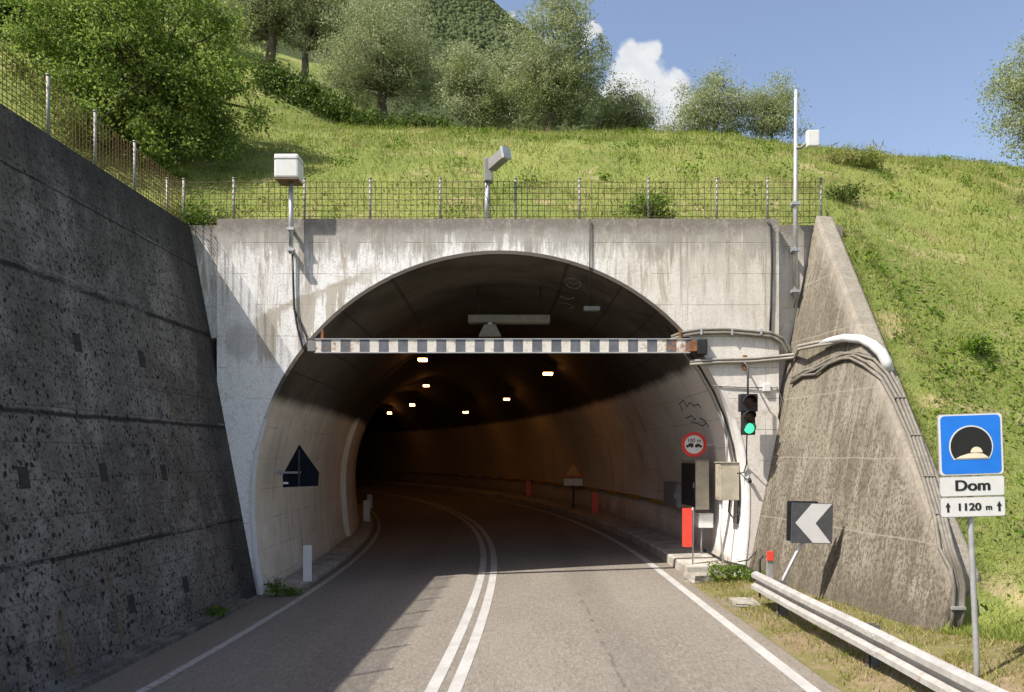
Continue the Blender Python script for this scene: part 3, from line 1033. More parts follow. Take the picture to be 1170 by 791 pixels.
def build_grass():
    P_, Q_ = [], []
    rnd = random.Random(3)
    # the meadow above the tunnel
    for _ in range(210000):
        x, y = rnd.uniform(-12, 24), rnd.uniform(15.25, 31)
        if abs(x) > y*.78+1: continue
        cl = mnoise.noise(Vector((x*.9, y*.9, 5)))
        if rnd.random() > .62+.6*cl: continue
        P_.append((x, y, h_terrain(x, y)-.02))
    v1 = blades(np.array(P_), .06, .17, .013, 1.1)
    # taller tussocks here and there on the meadow
    T_ = []
    for _ in range(150):
        x, y = rnd.uniform(-8, 18), rnd.uniform(15.4, 28)
        k = rnd.randint(30, 80); r = rnd.uniform(.1, .3)
        for _k in range(k):
            xx, yy = x+rnd.gauss(0, r), y+rnd.gauss(0, r)
            if yy > 15.25: T_.append((xx, yy, h_terrain(xx, yy)-.02))
    v2 = blades(np.array(T_), .12, .30, .010, .9)
    B_ = []
    # right bank
    for _ in range(100000):
        y = rnd.uniform(3.0, 15.3); x = right_left_edge(y)+rnd.random()**1.6*8
        if x > y*.80+1.5: continue
        cl = mnoise.noise(Vector((x*1.1, y*1.1, 5)))
        if rnd.random() > .7+.6*cl: continue
        z = h_right(x, y)
        if y > 9.6:
            k = max(0, 1-(x-right_left_edge(y))/1.0); z = z*(1-k)+(wing_top(y)-.12)*k
        B_.append((x, y, z-.02))
    v3 = blades(np.array(B_), .06, .17, .008, 1.1)
    # left, behind the retaining wall and over its corner
    L_ = []
    for _ in range(26000):
        y = rnd.uniform(6, 16); x = lw_face(y, 7.1)-.4-rnd.random()**1.5*6
        L_.append((x, y, h_terrain(x, y)-.02))
    for _ in range(3500):
        x, y = rnd.uniform(-7.2, -4.2), rnd.uniform(YP+.45, YP+1.2)
        if x > -5.2 and rnd.random() < .6: continue
        L_.append((x, y, 7.2))
    v4 = blades(np.array(L_), .12, .40, .010, .8)
    me = bulk_mesh('grass', np.concatenate([v1, v2, v3, v4]), 3)
    o = link_mesh('grass', me, M['grass']); tag(o, 'sunlit yellow green meadow grass covering the slope above the tunnel', 'grass', kind='stuff')
    # broad-leaved weeds and seed stalks among the grass
    W_, S_ = [], []
    for _ in range(330):
        if rnd.random() < .6: x, y = rnd.uniform(-9, 20), rnd.uniform(15.6, 28)
        else:
            y = rnd.uniform(4, 15); x = right_left_edge(y)+.3+rnd.random()*6
        r = rnd.uniform(.08, .4)
        for _k in range(rnd.randint(15, 60)):
            xx, yy = x+rnd.gauss(0, r), y+rnd.gauss(0, r)
            if yy < 15.25 and xx < right_left_edge(yy)+.2: continue
            z = h_right(xx, yy)
            if yy < 15.3 and yy > 9.6:
                k = max(0, 1-(xx-right_left_edge(yy))/1.0); z = z*(1-k)+(wing_top(yy)-.12)*k
            W_.append((xx, yy, z+rnd.uniform(.02, .18)))
    for _ in range(5200):
        x, y = rnd.uniform(-10, 20), rnd.uniform(15.4, 29)
        S_.append((x, y, h_terrain(x, y)))
    tag(link_mesh('meadow_weeds', bulk_mesh('meadow_weeds', leaf_quads(np.array(W_), len(W_), .085, 1.9), 4), M['leaf_weed']), 'patches of low broad-leaved weeds scattered over the meadow slope', 'weeds', kind='stuff')
    tag(link_mesh('seed_stalks', bulk_mesh('seed_stalks', blades(np.array(S_), .22, .48, .007, .6), 3), M['drygrass']), 'thin dry seed stalks standing above the meadow grass', 'grass', kind='stuff')
    # dry verge grass by the guard rail
    V_ = []
    for _ in range(42000):
        y = rnd.uniform(3.0, 14.6); xm = 5.5 if y < 9.6 else wing_base(y)
        x = 3.5+rnd.random()*(xm-3.5)
        cl = mnoise.noise(Vector((x*1.7, y*1.7, 9)))
        e = min(1, (x-3.5)/.5)
        if rnd.random() > (.45+.9*cl)*(.25+.75*e): continue
        V_.append((x, y, h_right(x, y)-.01))
    me = bulk_mesh('verge_grass', blades(np.array(V_), .03, .13, .006, 1.2), 3)
    tag(link_mesh('verge_grass', me, M['drygrass']), 'short dry verge grass between road edge and guard rail', 'grass', kind='stuff')


# ------------------------------------------------------------------ vegetation
def leaf_quads(c, n, size, aspect=1.0, flat=0.0):
    """n leaves at centres c (Nx3)"""
    d = RNG.normal(size=(n, 3)); d /= np.linalg.norm(d, axis=1)[:, None]
    e = RNG.normal(size=(n, 3)); e -= d*(np.sum(e*d, 1))[:, None]; e /= np.linalg.norm(e, axis=1)[:, None]
    L = (size*RNG.uniform(.6, 1.3, n))[:, None]; W = L/aspect
    v = np.stack([c-d*L*.5, c+e*W*.5, c+d*L*.5, c-e*W*.5], 1)
    return v.reshape(-1, 3)


def tree(name, base, blobs, n_leaf, leaf, aspect, mat, label, cat, group, trunk_r=.12, lean=(0, 0), seed=1, clump=.34, per=70, stems=1):
    """blobs: list of (centre offset from base, radii). A trunk with limbs out to leaf clumps spread through the blobs."""
    rnd = random.Random(seed); base = Vector(base)
    root = empty(name, base, label, cat, group)
    vols = [r[0]*r[1]*r[2] for _, r in blobs]; tot = sum(vols)
    centres = []; cl_pts = []
    ncl = max(12, n_leaf//per)
    for (c, r), v in zip(blobs, vols):
        c = Vector(c)
        for _ in range(max(5, int(ncl*v/tot))):
            while True:
                q = Vector((rnd.gauss(0, 1), rnd.gauss(0, 1), rnd.gauss(0, 1)))
                if q.length > 1e-3: break
            q.normalize(); rad = rnd.random()**.42
            wob = .70+.72*(.5+.5*mnoise.noise(q*2.2+Vector((seed*3.1, c.x, c.z))))
            p = base+c+Vector((q.x*r[0], q.y*r[1], q.z*r[2]))*rad*wob
            cl_pts.append(p)
    pts = []
    for p in cl_pts:
        k = max(8, int(per*rnd.uniform(.4, 1.6))); s = clump*rnd.uniform(.6, 1.35)
        g = RNG.normal(size=(k, 3))*np.array([s, s, s*.62])
        # drooping sprays
        pts.append(np.array(p)+g)
    pts = np.concatenate(pts)
    me = bulk_mesh('crown', leaf_quads(pts, len(pts), leaf, aspect), 4)
    link_mesh('crown', me, mat, root)
    # trunk and limbs
    mb = MB()
    top = base+Vector(blobs[0][0])
    for st in range(stems):
        off = Vector((rnd.uniform(-.12, .12), rnd.uniform(-.1, .1), 0))*(stems-1)
        fork = base+off+(top-base)*.45+Vector((lean[0], lean[1], 0))
        path = [base+off+Vector((0, 0, -.25)), base+off+(fork-base-off)*.35+Vector((rnd.uniform(-.08, .08), 0, 0)), fork, fork*.45+top*.55+Vector((rnd.uniform(-.2, .2), 0, 0)), top]
        mb.tube(path, [trunk_r*1.25, trunk_r, trunk_r*.8, trunk_r*.5, trunk_r*.2], 8)
        for p in rnd.sample(cl_pts, min(len(cl_pts), 34)):
            s0 = path[2]*(1-(q := rnd.random()))+path[3]*q
            mid = s0*.5+p*.5+Vector((rnd.uniform(-.2, .2), rnd.uniform(-.2, .2), rnd.uniform(.0, .3)))
            mb.tube([s0, mid, p], [trunk_r*.36, trunk_r*.2, trunk_r*.06], 5, cap=False)
    mb.build('trunk', M['bark'], root, fix=False)
    return root


def ground_at(px, y):
    x = (px-CX)*y/F
    return Vector((x, y, h_terrain(x, y)))


def build_trees():
    G = 'olive trees on the hilltop'
    b = Vector((-8.3, 18.2, h_terrain(-8.3, 18.2)))
    # broad-leaved tree at the corner of the fences (crown from px 20..315)
    def rel(px, py, y): return tuple(P(px, py, y)-b)
    tree('broadleaf_tree', b, [(rel(170, 60, 18.2), (2.3, 2.2, 1.7)), (rel(95, 30, 18.0), (1.6, 1.8, 1.5)), (rel(235, 118, 18.2), (1.35, 1.5, 1.25)),
                               (rel(160, 140, 18.0), (1.7, 1.6, .95)), (rel(222, 42, 18.5), (.9, 1.1, 1.1)), (rel(60, 75, 17.6), (1.1, 1.3, 1.0)), (rel(215, 175, 17.6), (1.1, 1.0, .7)), (rel(110, 130, 17.2), (1.1, 1.1, .8))],
         78000, .085, 1.7, M['leaf_green'], 'big bright green broad-leaved tree behind the fence above the blackened wall', 'tree', 'broad-leaved trees', .2, seed=4, clump=.19, per=125, stems=2)
    b2 = Vector((-16.5, 25, h_terrain(-16.5, 25)))
    tree('broadleaf_tree', b2, [((0, 0, 2.6), (2.6, 2.4, 2.2)), ((-1.6, 0, 1.6), (1.8, 1.8, 1.5))], 9000, .2, 1.6, M['leaf_hedge'],
         'dark green tree in the top left corner behind the big bright green tree', 'tree', 'broad-leaved trees', .18, seed=9, clump=.4)

    def olive(px, y, blobs, n, label, seed, tr=.11, lean=(0, 0), leaf=.15, stems=1, dz=0):
        leaf *= .76
        b = ground_at(px, y); b.z += dz
        bl = [(tuple(P(bx, by, y+dy)-b), r) for bx, by, dy, r in blobs]
        tree('olive_tree', b, bl, int(n*2.7), leaf, 3.4, M['leaf_olive'], label, 'olive tree', G, tr, lean, seed, .21, 85, stems)
    # tall one in the middle
    olive(627, 27.5, [(632, 70, 0, (1.6, 1.5, 2.3)), (660, 105, 0, (1.5, 1.4, 1.25)), (606, 100, .2, (1.0, 1.2, 1.5)), (640, 25, 0, (1.2, 1.1, 1.1)), (676, 62, .3, (.8, .9, 1.0))], 17000,
          'tallest olive tree, its open crown reaching above the hill crest near the cloud', 21, .13)
    olive(548, 28.5, [(548, 100, 0, (1.45, 1.4, 1.4)), (565, 125, 0, (1.2, 1.2, .8)), (530, 85, .3, (1.0, 1.1, 1.0))], 11000,
          'rounded olive tree left of the tallest one, below the mountain slope', 22)
    olive(438, 30, [(435, 60, 0, (2.2, 2.0, 2.0)), (480, 85, 0, (1.5, 1.5, 1.6)), (400, 85, 0, (1.3, 1.4, 1.5)), (440, 20, .5, (1.7, 1.6, 1.2))], 20000,
          'broadest olive tree, a dense grey green dome in front of the mountain', 23, .13, stems=2)
    olive(305, 33, [(300, 10, 0, (1.9, 1.8, 1.5)), (270, 22, 0, (1.3, 1.3, 1.3)), (325, -10, 0, (1.7, 1.6, 1.3))], 13000,
          'olive tree with a bare leaning dark trunk above the big green tree', 24, .24, (.35, 0))
    olive(346, 33, [(352, 28, 0, (1.4, 1.4, 1.1)), (360, 0, 0, (1.8, 1.6, 1.4)), (385, 45, .5, (1.0, 1.0, .9))], 11000,
          'olive tree with a slim reddish bare trunk between leaning trunk and broad dome', 25, .17)
    olive(728, 28.5, [(718, 126, 0, (1.0, 1.0, .8)), (742, 140, 0, (.6, .6, .4)), (700, 138, 0, (.8, .8, .5))], 5500,
          'low olive bush at the right foot of the tallest olive tree', 26, .06, leaf=.13)
    olive(818, 27.5, [(815, 118, 0, (1.15, 1.1, 1.0)), (788, 138, 0, (.75, .8, .6)), (845, 130, 0, (.7, .8, .7)), (820, 146, 0, (1.3, .9, .35)), (822, 98, 0, (.6, .6, .6)), (772, 148, .2, (.6, .6, .3))], 8000,
          'small airy olive tree against the blue sky left of the thin mast', 27, .07, leaf=.13)
    olive(882, 27.5, [(882, 124, 0, (.75, .8, .8)), (875, 146, 0, (.9, .8, .35)), (895, 108, 0, (.4, .5, .6)), (868, 118, 0, (.45, .5, .5)), (910, 148, 0, (.4, .5, .25))], 5000,
          'narrow young olive tree next to the thin mast on the crest', 28, .06, leaf=.13)
    for k, (x, y) in enumerate(((-20.5, 31.5), (-15.2, 36.0))):
        b = Vector((x, y, h_terrain(x, y)))
        tree('olive_tree', b, [((0, 0, 2.6), (1.9, 1.8, 1.5)), ((.9, .3, 2.0), (1.2, 1.2, 1.0))], 12000, .13, 3.2, M['leaf_olive'],
             ('olive tree high on the left terraces, partly hidden by the big green tree', 'olive tree on the upper terrace behind the two bare trunks')[k], 'olive tree', G, .14, seed=60+k, clump=.22, per=70)
    b = Vector((14.9, 18.5, h_terrain(14.9, 18.5)))
    bl = [(tuple(P(px, py, 18.5)-b), r) for px, py, r in ((1205, 105, (1.3, 1.3, 1.5)), (1165, 90, (.75, .8, .65)), (1172, 140, (.7, .7, .85)), (1215, 60, (1.2, 1.2, 1.0)), (1162, 165, (.3, .4, .5)))]
    tree('olive_tree', b, bl, 30000, .085, 3.2, M['leaf_olive'], 'olive tree with drooping twigs cut off by the right picture edge', 'olive tree', G, .13, seed=30, clump=.17, per=90)
    # dark hedge along the terrace
    def shrub(name, px, y, w, hgt, n, leaf, mat, label, cat, group, seed, asp=1.6, dz=0.0, z=None):
        b = ground_at(px, y)
        if z is not None: b.z = z
        tree(name, b, [((0, 0, hgt*.5+dz), (w, w*.7, hgt*.55))], n, leaf, asp, mat, label, cat, group, .025, seed=seed, clump=.14, per=45)
    hb = [(305, 116), (345, 120), (385, 126), (425, 130), (465, 131), (500, 134)]
    root = empty('hedge', ground_at(400, 28.2), 'low dark green hedge along the terrace under the broadest olive', 'hedge')
    mbp = []
    rnd = random.Random(5)
    for _ in range(330):
        px = rnd.uniform(292, 515); y = 28.2+rnd.uniform(-.4, .5)
        g = ground_at(px, y); g.z += rnd.uniform(0, .75)*(1.25 if px < 400 else .75)
        mbp.append(np.array(g)+RNG.normal(size=(40, 3))*.17)
    pts = np.concatenate(mbp)
    link_mesh('foliage', bulk_mesh('foliage', leaf_quads(pts, len(pts), .12, 1.6), 4), M['leaf_hedge'], root)
    shrub('shrub', 742, 15.5, .55, .7, 1700, .065, M['leaf_weed'], 'leafy green shrub growing behind the wire fence over the right arch shoulder', 'shrub', 'shrubs on the slope', 41, 1.7)
    shrub('shrub', 962, 17.5, .45, .36, 650, .10, M['leaf_hedge'], 'dark shrub just right of the fence end', 'shrub', 'shrubs on the slope', 42, 3)
    shrub('shrub', 978, 20.6, .8, .4, 1600, .22, M['grass'], 'flat grassy tussock just below the crest right of the thin mast', 'shrub', 'shrubs on the slope', 43, 9)
    shrub('shrub', 1120, 13.2, .4, .26, 420, .08, M['leaf_weed'], 'bright green weedy shrub on the bank right of the white cable sleeve', 'shrub', 'shrubs on the slope', 44, 2)
    shrub('shrub', 248, 15.4, .5, .28, 600, .09, M['leaf_weed'], 'low ragged weeds on the wall top just left of the white box', 'shrub', 'shrubs on the slope', 46, 2.5, z=7.22)
    shrub('shrub', 213, 15.35, .6, .5, 2200, .065, M['leaf_weed'], 'weedy shrub on top of the wall corner beside the fence', 'shrub', 'shrubs on the slope', 45, 2.2, z=7.15)
    # weeds at the feet of the portal
    def weed(c, w, hgt, n, leaf, label, seed):
        rt = tree('weed_clump', c, [((0, 0, hgt*.5), (w, w*.7, hgt*.5))], n, leaf, 1.8, M['leaf_weed'], label, 'weeds', 'weeds at the tunnel mouth', .012, seed=seed, clump=.06, per=30)
    weed(Vector((4.15, 14.35, .2)), .36, .32, 900, .055, 'bright green weeds beside the red marker plinth at the right tunnel foot', 51)
    weed(Vector((4.55, 14.1, .22)), .22, .2, 350, .05, 'smaller weed clump nearest the guard rail end', 52)
    weed(Vector((-4.62, 14.5, -.1)), .18, .26, 320, .055, 'dark weed tuft at the left foot of the tunnel mouth', 53)
    weed(Vector((-4.3, 14.55, -.13)), .2, .10, 200, .045, 'flat weeds along the front of the left pavement', 54)
    weed(Vector((-5.0, 12.6, -.1)), .16, .12, 140, .045, 'brownish weed tuft in the gutter under the blackened wall', 55)


def build_mountain():
    rnd = random.Random(8)
    def hz(x, y):
        ridge = 188-.82*(x+17) if x > -60 else 223+.45*min(-60-x, 90)-.3*max(0, -150-x)
        return max(5, ridge-.95*(math.sqrt((y-300)**2+60)-7.7)+5*mnoise.noise(Vector((x*.02, y*.02, 0)))+2.5*mnoise.noise(Vector((x*.06, y*.06, 4))))
    mb = MB(); xs = list(range(-330, 260, 6)); ys = list(range(110, 420, 6))
    patch(mb, xs, ys, lambda x, y: (x, y, hz(x, y)))
    tag(mb.build('mountain', M['forest'], fix=False), kind='structure')
    # woods on the slope
    bm = bmesh.new(); bmesh.ops.create_icosphere(bm, subdivisions=1, radius=1)
    iv = np.array([v.co[:] for v in bm.verts]); fv = [tuple(v.index for v in f.verts) for f in bm.faces]; bm.free()
    V, Fc = [], []
    for k_ in range(44000):
        x, y, r = (rnd.uniform(-75, 40), rnd.uniform(190, 304), rnd.uniform(.4, 1.35)) if k_ < 30000 else (rnd.choice((rnd.uniform(-190, -75), rnd.uniform(40, 110))), rnd.uniform(120, 304), rnd.uniform(1.2, 2.2)); c = np.array((x, y, hz(x, y)+r*.4))
        k = 1+.10*RNG.normal(size=(len(iv), 1))
        q = iv*k*np.array([r, r, r*1.15])+c
        b = len(V); V.extend(q.tolist()); Fc.extend([tuple(i+b for i in f) for f in fv])
    me = bpy.data.meshes.new('forest'); me.from_pydata(V, [], Fc); me.polygons.foreach_set('use_smooth', [True]*len(Fc))
    tag(link_mesh('forest', me, M['forest']), 'dark green woods covering the far mountain slope', 'forest', kind='stuff')


# ------------------------------------------------------------------ fences
def fence(name, pts, zf, spacing_posts, hgt, label, mat_wire, cell=.118, sides=None, wr=.0068):
    """pts: two ends (ground points). posts list given as fractions"""
    a, b = Vector(pts[0]), Vector(pts[1])
    root = empty(name, a, label, 'fence', 'wire fences above the walls')
    L = (b-a).length; d = (b-a).normalized()
    for t in spacing_posts:
        p = a+d*(L*t); m = MB()
        m.tube([p+Vector((0, 0, -.1)), p+Vector((0, 0, hgt+.05))], .026, 8)
        m.tube([p+Vector((0, 0, hgt+.045)), p+Vector((0, 0, hgt+.07))], .033, 8)
        m.build('post', M['concrete_post'], root)
    fr = list(spacing_posts)
    nrm = d.cross(Vector((0, 0, 1))).normalized()*.03
    for t0, t1 in zip(fr, fr[1:]):
        m = MB(); p0, p1 = a+d*(L*t0)+nrm, a+d*(L*t1)+nrm
        rnd = random.Random(int(t0*1000)+3)
        nz = int(hgt/cell)
        sag = [rnd.uniform(-.02, .02) for _ in range(8)]
        for k in range(nz+1):
            z = .04+(hgt-.06)*k/nz; dz = Vector((0, 0, z))
            mid = (p0+p1)/2+Vector((0, 0, rnd.uniform(-.02, .005)))
            m.tube([p0+dz, mid+dz, p1+dz], wr, 4, cap=False)
        nx = max(1, int((p1-p0).length/cell))
        for k in range(1, nx):
            q = p0+(p1-p0)*(k/nx)
            m.tube([q+Vector((0, 0, .03)), q+Vector((rnd.uniform(-.012, .012), 0, hgt))], wr, 4, cap=False)
        m.build('wire_mesh', mat_wire, root, fix=False)
    return root


def build_fences():
    z = 7.28; y = YP+.32
    k = y/F
    xs = [(px-CX)*k for px in (191, 267, 348, 423, 503, 589, 662, 741, 819, 877, 938)]
    L = xs[-1]-xs[0]
    fence('wire_fence', ((xs[0], y, z), (xs[-1], y, z)), z, [(x-xs[0])/L for x in xs], .88,
          'square wire mesh fence on grey posts along the top of the portal', M['wire'])
    y1, y0 = YP+.25, 2.0
    a = Vector((lw_face(y1, 7.18)-.2, y1, 7.17)); b = Vector((lw_face(y0, 7.18)-.2, y0, 7.17))
    L = (b-a).length
    ysp = []
    for px in (191, 154, 109, 55):
        # where the sight line crosses the wall crest
        t = (px-CX)/F; yy = YP
        while t*yy < lw_face(yy, 7.18)-.2 and yy > 1: yy -= .01
        ysp.append(yy)
    ysp = [y1]+ysp[1:]
    step = ysp[-2]-ysp[-1]
    while ysp[-1]-step > 2.1: ysp.append(ysp[-1]-step)
    fence('wire_fence', (a, b), 7.2, [(y1-q)/(y1-y0) for q in ysp], .95,
          'brownish wire fence running along the crest of the blackened wall', M['wirebrown'], .085)


# ------------------------------------------------------------------ lettering
def text_mesh(txt, size, bold=.0):
    cu = bpy.data.curves.new('lettering', 'FONT'); cu.body = txt; cu.size = size
    cu.align_x = 'CENTER'; cu.align_y = 'CENTER'; cu.offset = bold; cu.extrude = .0015
    o = bpy.data.objects.new('lettering', cu); COL.objects.link(o)
    dg = bpy.context.evaluated_depsgraph_get(); dg.update()
    me = bpy.data.meshes.new_from_object(o.evaluated_get(dg))
    bpy.data.objects.remove(o); bpy.data.curves.remove(cu)
    return me


def text_on(txt, size, frame, u, w, mat, parent, name='lettering', bold=0.0, stretch=1.0, lift=.004, double=0.0):
    """frame = (origin, right, up, out)"""
    o, r, up, n = frame
    me = text_mesh(txt, size, bold)
    if double:      # a second stroke beside the first makes the heavier road-sign lettering
        bm = bmesh.new(); bm.from_mesh(me); m2 = me.copy(); m2.transform(Matrix.Translation((double, 0, .0007))); bm.from_mesh(m2); bm.to_mesh(me); bm.free(); bpy.data.meshes.remove(m2)
    c = o+r*u+up*w+n*lift
    mt = Matrix(((r.x*stretch, up.x, n.x, c.x), (r.y*stretch, up.y, n.y, c.y), (r.z*stretch, up.z, n.z, c.z), (0, 0, 0, 1)))
    me.transform(mt); me.materials.clear()
    return link_mesh(name, me, mat, parent)


def flat(mb, pts2, frame, lift, th=.003, mi=0):
    o, r, up, n = frame
    mb.prism([o+r*x+up*y+n*lift for x, y in pts2], n*th, mi)


def circ(cx, cy, r, n=36, a0=0, a1=2*PI, full=True):
    m = n if full else n+1
    return [(cx+r*math.cos(a0+(a1-a0)*i/n), cy+r*math.sin(a0+(a1-a0)*i/n)) for i in range(m)]


def rrect(x0, y0, x1, y1, r, n=5):
    out = []
    for cx, cy, a in ((x1-r, y1-r, 0), (x0+r, y1-r, PI/2), (x0+r, y0+r, PI), (x1-r, y0+r, 1.5*PI)):
        for i in range(n+1):
            out.append((cx+r*math.cos(a+PI/2*i/n), cy+r*math.sin(a+PI/2*i/n)))
    return out


def frame_at(c, yaw=0.0, roll=0.0):
    """sign frame facing the viewer (-Y); yaw turns it about the vertical, roll tilts it"""
    r = Vector((math.cos(yaw), math.sin(yaw), 0)); n = Vector((math.sin(yaw), -math.cos(yaw), 0)); up = Vector((0, 0, 1))
    r2 = r*math.cos(roll)+up*math.sin(roll); up2 = up*math.cos(roll)-r*math.sin(roll)
    return (Vector(c), r2, up2, n)


# ------------------------------------------------------------------ signs
def build_tunnel_sign():
    y = 7.26
    foot = P(1116, 758, y)
    root = empty('tunnel_sign', foot, 'blue tunnel sign over white name and length plates on a thin post', 'road sign')
    lean = math.radians(1.9)
    w = .605
    c = P(1109, 508, y-.05)
    fr = frame_at(c, math.radians(-4), lean)
    o, r, up, n = fr
    # post
    m = MB(); back = -n*.05
    top = o+up*.28+back
    m.tube([foot+Vector((0, 0, -.3)), foot, o-up*.62+back, top], .027, 10)
    m.build('post', M['galv'], root)
    def plate(y0, y1, name, face, rad, border=None):
        m = MB(); flat(m, rrect(-w/2, y0, w/2, y1, rad), fr, -.012, .012)
        p = m.build(name, M['galv'], root)
        m = MB(); flat(m, rrect(-w/2+.006, y0+.006, w/2-.006, y1-.006, rad), fr, .0005, .0025)
        m.build('face', M['white'], p)
        return p
    p = plate(-.30, .30, 'pictogram_plate', None, .035)
    m = MB(); flat(m, rrect(-.278, -.282, .278, .282, .04), fr, .0032, .002); m.build('blue_field', M['blue'], p)
    # white outline, black tunnel mouth, cream road with the far mouth
    def arch(rad, yb, cx=0.0, cy=-.02):
        a = math.asin((yb-cy)/rad)
        return circ(cx, cy, rad, 40, a, PI-a, False)
    m = MB(); flat(m, arch(.205, -.145), fr, .0055, .002); m.build('arch_outline', M['white'], p)
    m = MB(); flat(m, arch(.192, -.134), fr, .0078, .002); m.build('arch', M['ink'], p)
    m = MB()
    flat(m, [(-.148, -.133), (-.10, -.108), (-.03, -.088), (.04, -.083), (.11, -.092), (.148, -.120), (.155, -.133)], fr, .0100, .002)
    m.build('pictogram_road', M['cream'], p)
    m = MB(); flat(m, circ(.047, -.079, .055, 20, 0, PI, False), fr, .0101, .002); m.build('far_mouth', M['cream'], p)
    p = plate(-.502, -.308, 'name_plate', None, .02)
    text_on('Dom', .145, fr, 0, -.400, M['ink'], p, bold=.0018, stretch=1.12, double=.006)
    p = plate(-.702, -.510, 'length_plate', None, .02)
    text_on('1120', .10, fr, -.04, -.607, M['ink'], p, bold=.0015, stretch=1.15, double=.004)
    text_on('m', .08, fr, .146, -.612, M['ink'], p, bold=.001, double=.004)
    for sx in (-.232, .245):
        m = MB(); yb = -.652
        flat(m, [(sx-.011, yb), (sx+.011, yb), (sx+.011, yb+.055), (sx+.026, yb+.048), (sx, yb+.098), (sx-.026, yb+.048), (sx-.011, yb+.055)], fr, .0034, .002)
        m.build('arrow', M['ink'], p)
    for zz in (.17, -.17, -.40, -.60):
        m = MB(); m.obox(o+up*zz-n*.03, r*.10, up*.014, n*.016); m.build('clamp', M['galv'], root)


def build_chevron():
    y = 11.9
    foot = P(893, 668, 11.9); foot.z = .2
    root = empty('chevron_sign', foot, 'square black board with white left-pointing chevron beside the wing wall', 'road sign')
    c = P(928, 598, y)
    fr = frame_at(c, math.radians(3), math.radians(-1.5)); o, r, up, n = fr
    k = y/F; hw, hh = 24*k, 23*k
    m = MB(); flat(m, rrect(-hw, -hh, hw, hh, .02), fr, -.02, .02); p = m.build('board', M['board'], root)
    m = MB()
    flat(m, [(.33*hw*2-.01, hh*.97), (-.02*hw*2, hh*.97), (-.41*hw*2, 0), (-.02*hw*2+.03, -hh*.97), (.46*hw*2, -hh*.97), (.08*hw*2, 0), (.47*hw*2, hh*.97)], fr, .001, .003)
    m.build('chevron', M['white'], p)
    # second dark board just behind, showing at the upper left
    o2 = o-n*.07-r*.045+up*.025
    fr2 = (o2, r, up, n)
    m = MB(); flat(m, rrect(-hw, -hh, hw*.5, hh, .02), fr2, -.02, .02); m.build('rear_board', M['dark'], root)
    m = MB()
    a = P(918, 619, y+.06)
    m.tube([foot+Vector((0, 0, -.25)), foot+Vector((0, 0, .30)), foot+Vector((.03, 0, .42)), a-Vector((.05, 0, .06)), a, a+Vector((.03, .0, .45))], .028, 10)
    m.build('post', M['galv'], root)


def build_round_sign():
    y = 16.6
    c = P(793, 508, y); R = 14.3*y/F
    root = empty('round_sign', c, 'round red-rimmed white sign reading 100 m with two vehicles on the right tunnel wall', 'road sign')
    fr = frame_at(c, math.radians(-4)); o, r, up, n = fr
    m = MB(); flat(m, circ(0, 0, R), fr, -.015, .015); p = m.build('disc', M['red'], root)
    m = MB(); flat(m, circ(0, 0, R*.97), fr, .0, .002); m.build('rim', M['red'], p)
    m = MB(); flat(m, circ(0, 0, R*.74), fr, .0025, .002); m.build('field', M['white'], p)
    text_on('100 m', R*.44, fr, 0, R*.30, M['ink'], p, bold=.002, lift=.007)
    def veh(x0, w, hgt, truck, mirror):
        s = -1 if mirror else 1
        b = -R*.28
        q = [(0, .25), (1, .25), (1, .6), (.72, .65), (.62, 1), (.0, 1)] if truck else [(0, .25), (1, .25), (1, .58), (.8, .64), (.62, 1), (.25, 1), (.08, .64), (0, .6)]
        pts = [(x0+s*w*(a-.5), b+hgt*h_) for a, h_ in q]
        m = MB(); flat(m, pts if s > 0 else pts[::-1], fr, .0048, .002)
        for wx in (-.28, .28): flat(m, circ(x0+w*wx, b+hgt*.22, hgt*.2, 12), fr, .0048, .002)
        m.build('vehicle_pictogram', M['ink'], p)
    veh(-R*.34, R*.58, R*.38, True, True); veh(R*.34, R*.58, R*.34, False, False)
    m = MB(); wl = hit_tunnel(793, 508)
    m.box((o.x-.02, o.y+.016, o.z-.02), (o.x+.6, o.y+.05, o.z+.02)); m.build('bracket', M['galv'], root)


def build_back_sign():
    y = 15.3
    c = P(342, 540, y); k = y/F
    root = empty('warning_sign', c, 'dark back of a triangular warning sign with plate on the left tunnel wall', 'road sign')
    fr = frame_at(c, math.radians(8)); o, r, up, n = fr
    q = [(-18*k, -17*k), (21*k, -15.5*k), (22*k, 0), (0, 32*k), (-18.5*k, -3*k)]
    m = MB(); flat(m, q, fr, -.006, .012); m.build('sign_back', M['navy'], root)
    m = MB(); m.obox(o+n*.03+up*5*k, r*.022, up*21*k, n*.018); m.build('upright', M['dark'], root)
    m = MB(); m.obox(o+n*.028-r*12*k-up*0*k, r*14*k, up*.02, n*.014)
    m.obox(o+n*.028-r*22*k-up*0*k, r*.035, up*.05, n*.03)
    m.build('wall_arm', M['grey_plastic'], root)
    m = MB(); m.obox(o+n*.008-r*15*k-up*12*k, r*.05, up*.02, n*.002); m.build('sticker', M['white'], root)


def build_far_warning():
    c = P(655, 537, 31.0); foot = Vector((c.x, c.y, .38)); k = 31/F
    root = empty('warning_sign', foot, 'small yellow and red triangular sign on a post deep inside the tunnel', 'road sign')
    fr = frame_at(c, 0); o, r, up, n = fr
    m = MB(); flat(m, [(-11*k, -8*k), (11*k, -8*k), (0, 9*k)], fr, -.01, .012); p = m.build('triangle', M['red'], root)
    m = MB(); flat(m, [(-8.8*k, -6.8*k), (8.8*k, -6.8*k), (0, 7*k)], fr, .003, .003); m.build('field', M['yellow'], p)
    m = MB(); flat(m, rrect(-10.5*k, -18*k, 10.5*k, -10*k, .03), fr, -.01, .012); m.build('plate', M['white'], root)
    m = MB(); m.tube([foot, foot+Vector((0, .05, c.z-foot.z+.2))], .03, 8); m.build('post', M['dark'], root)


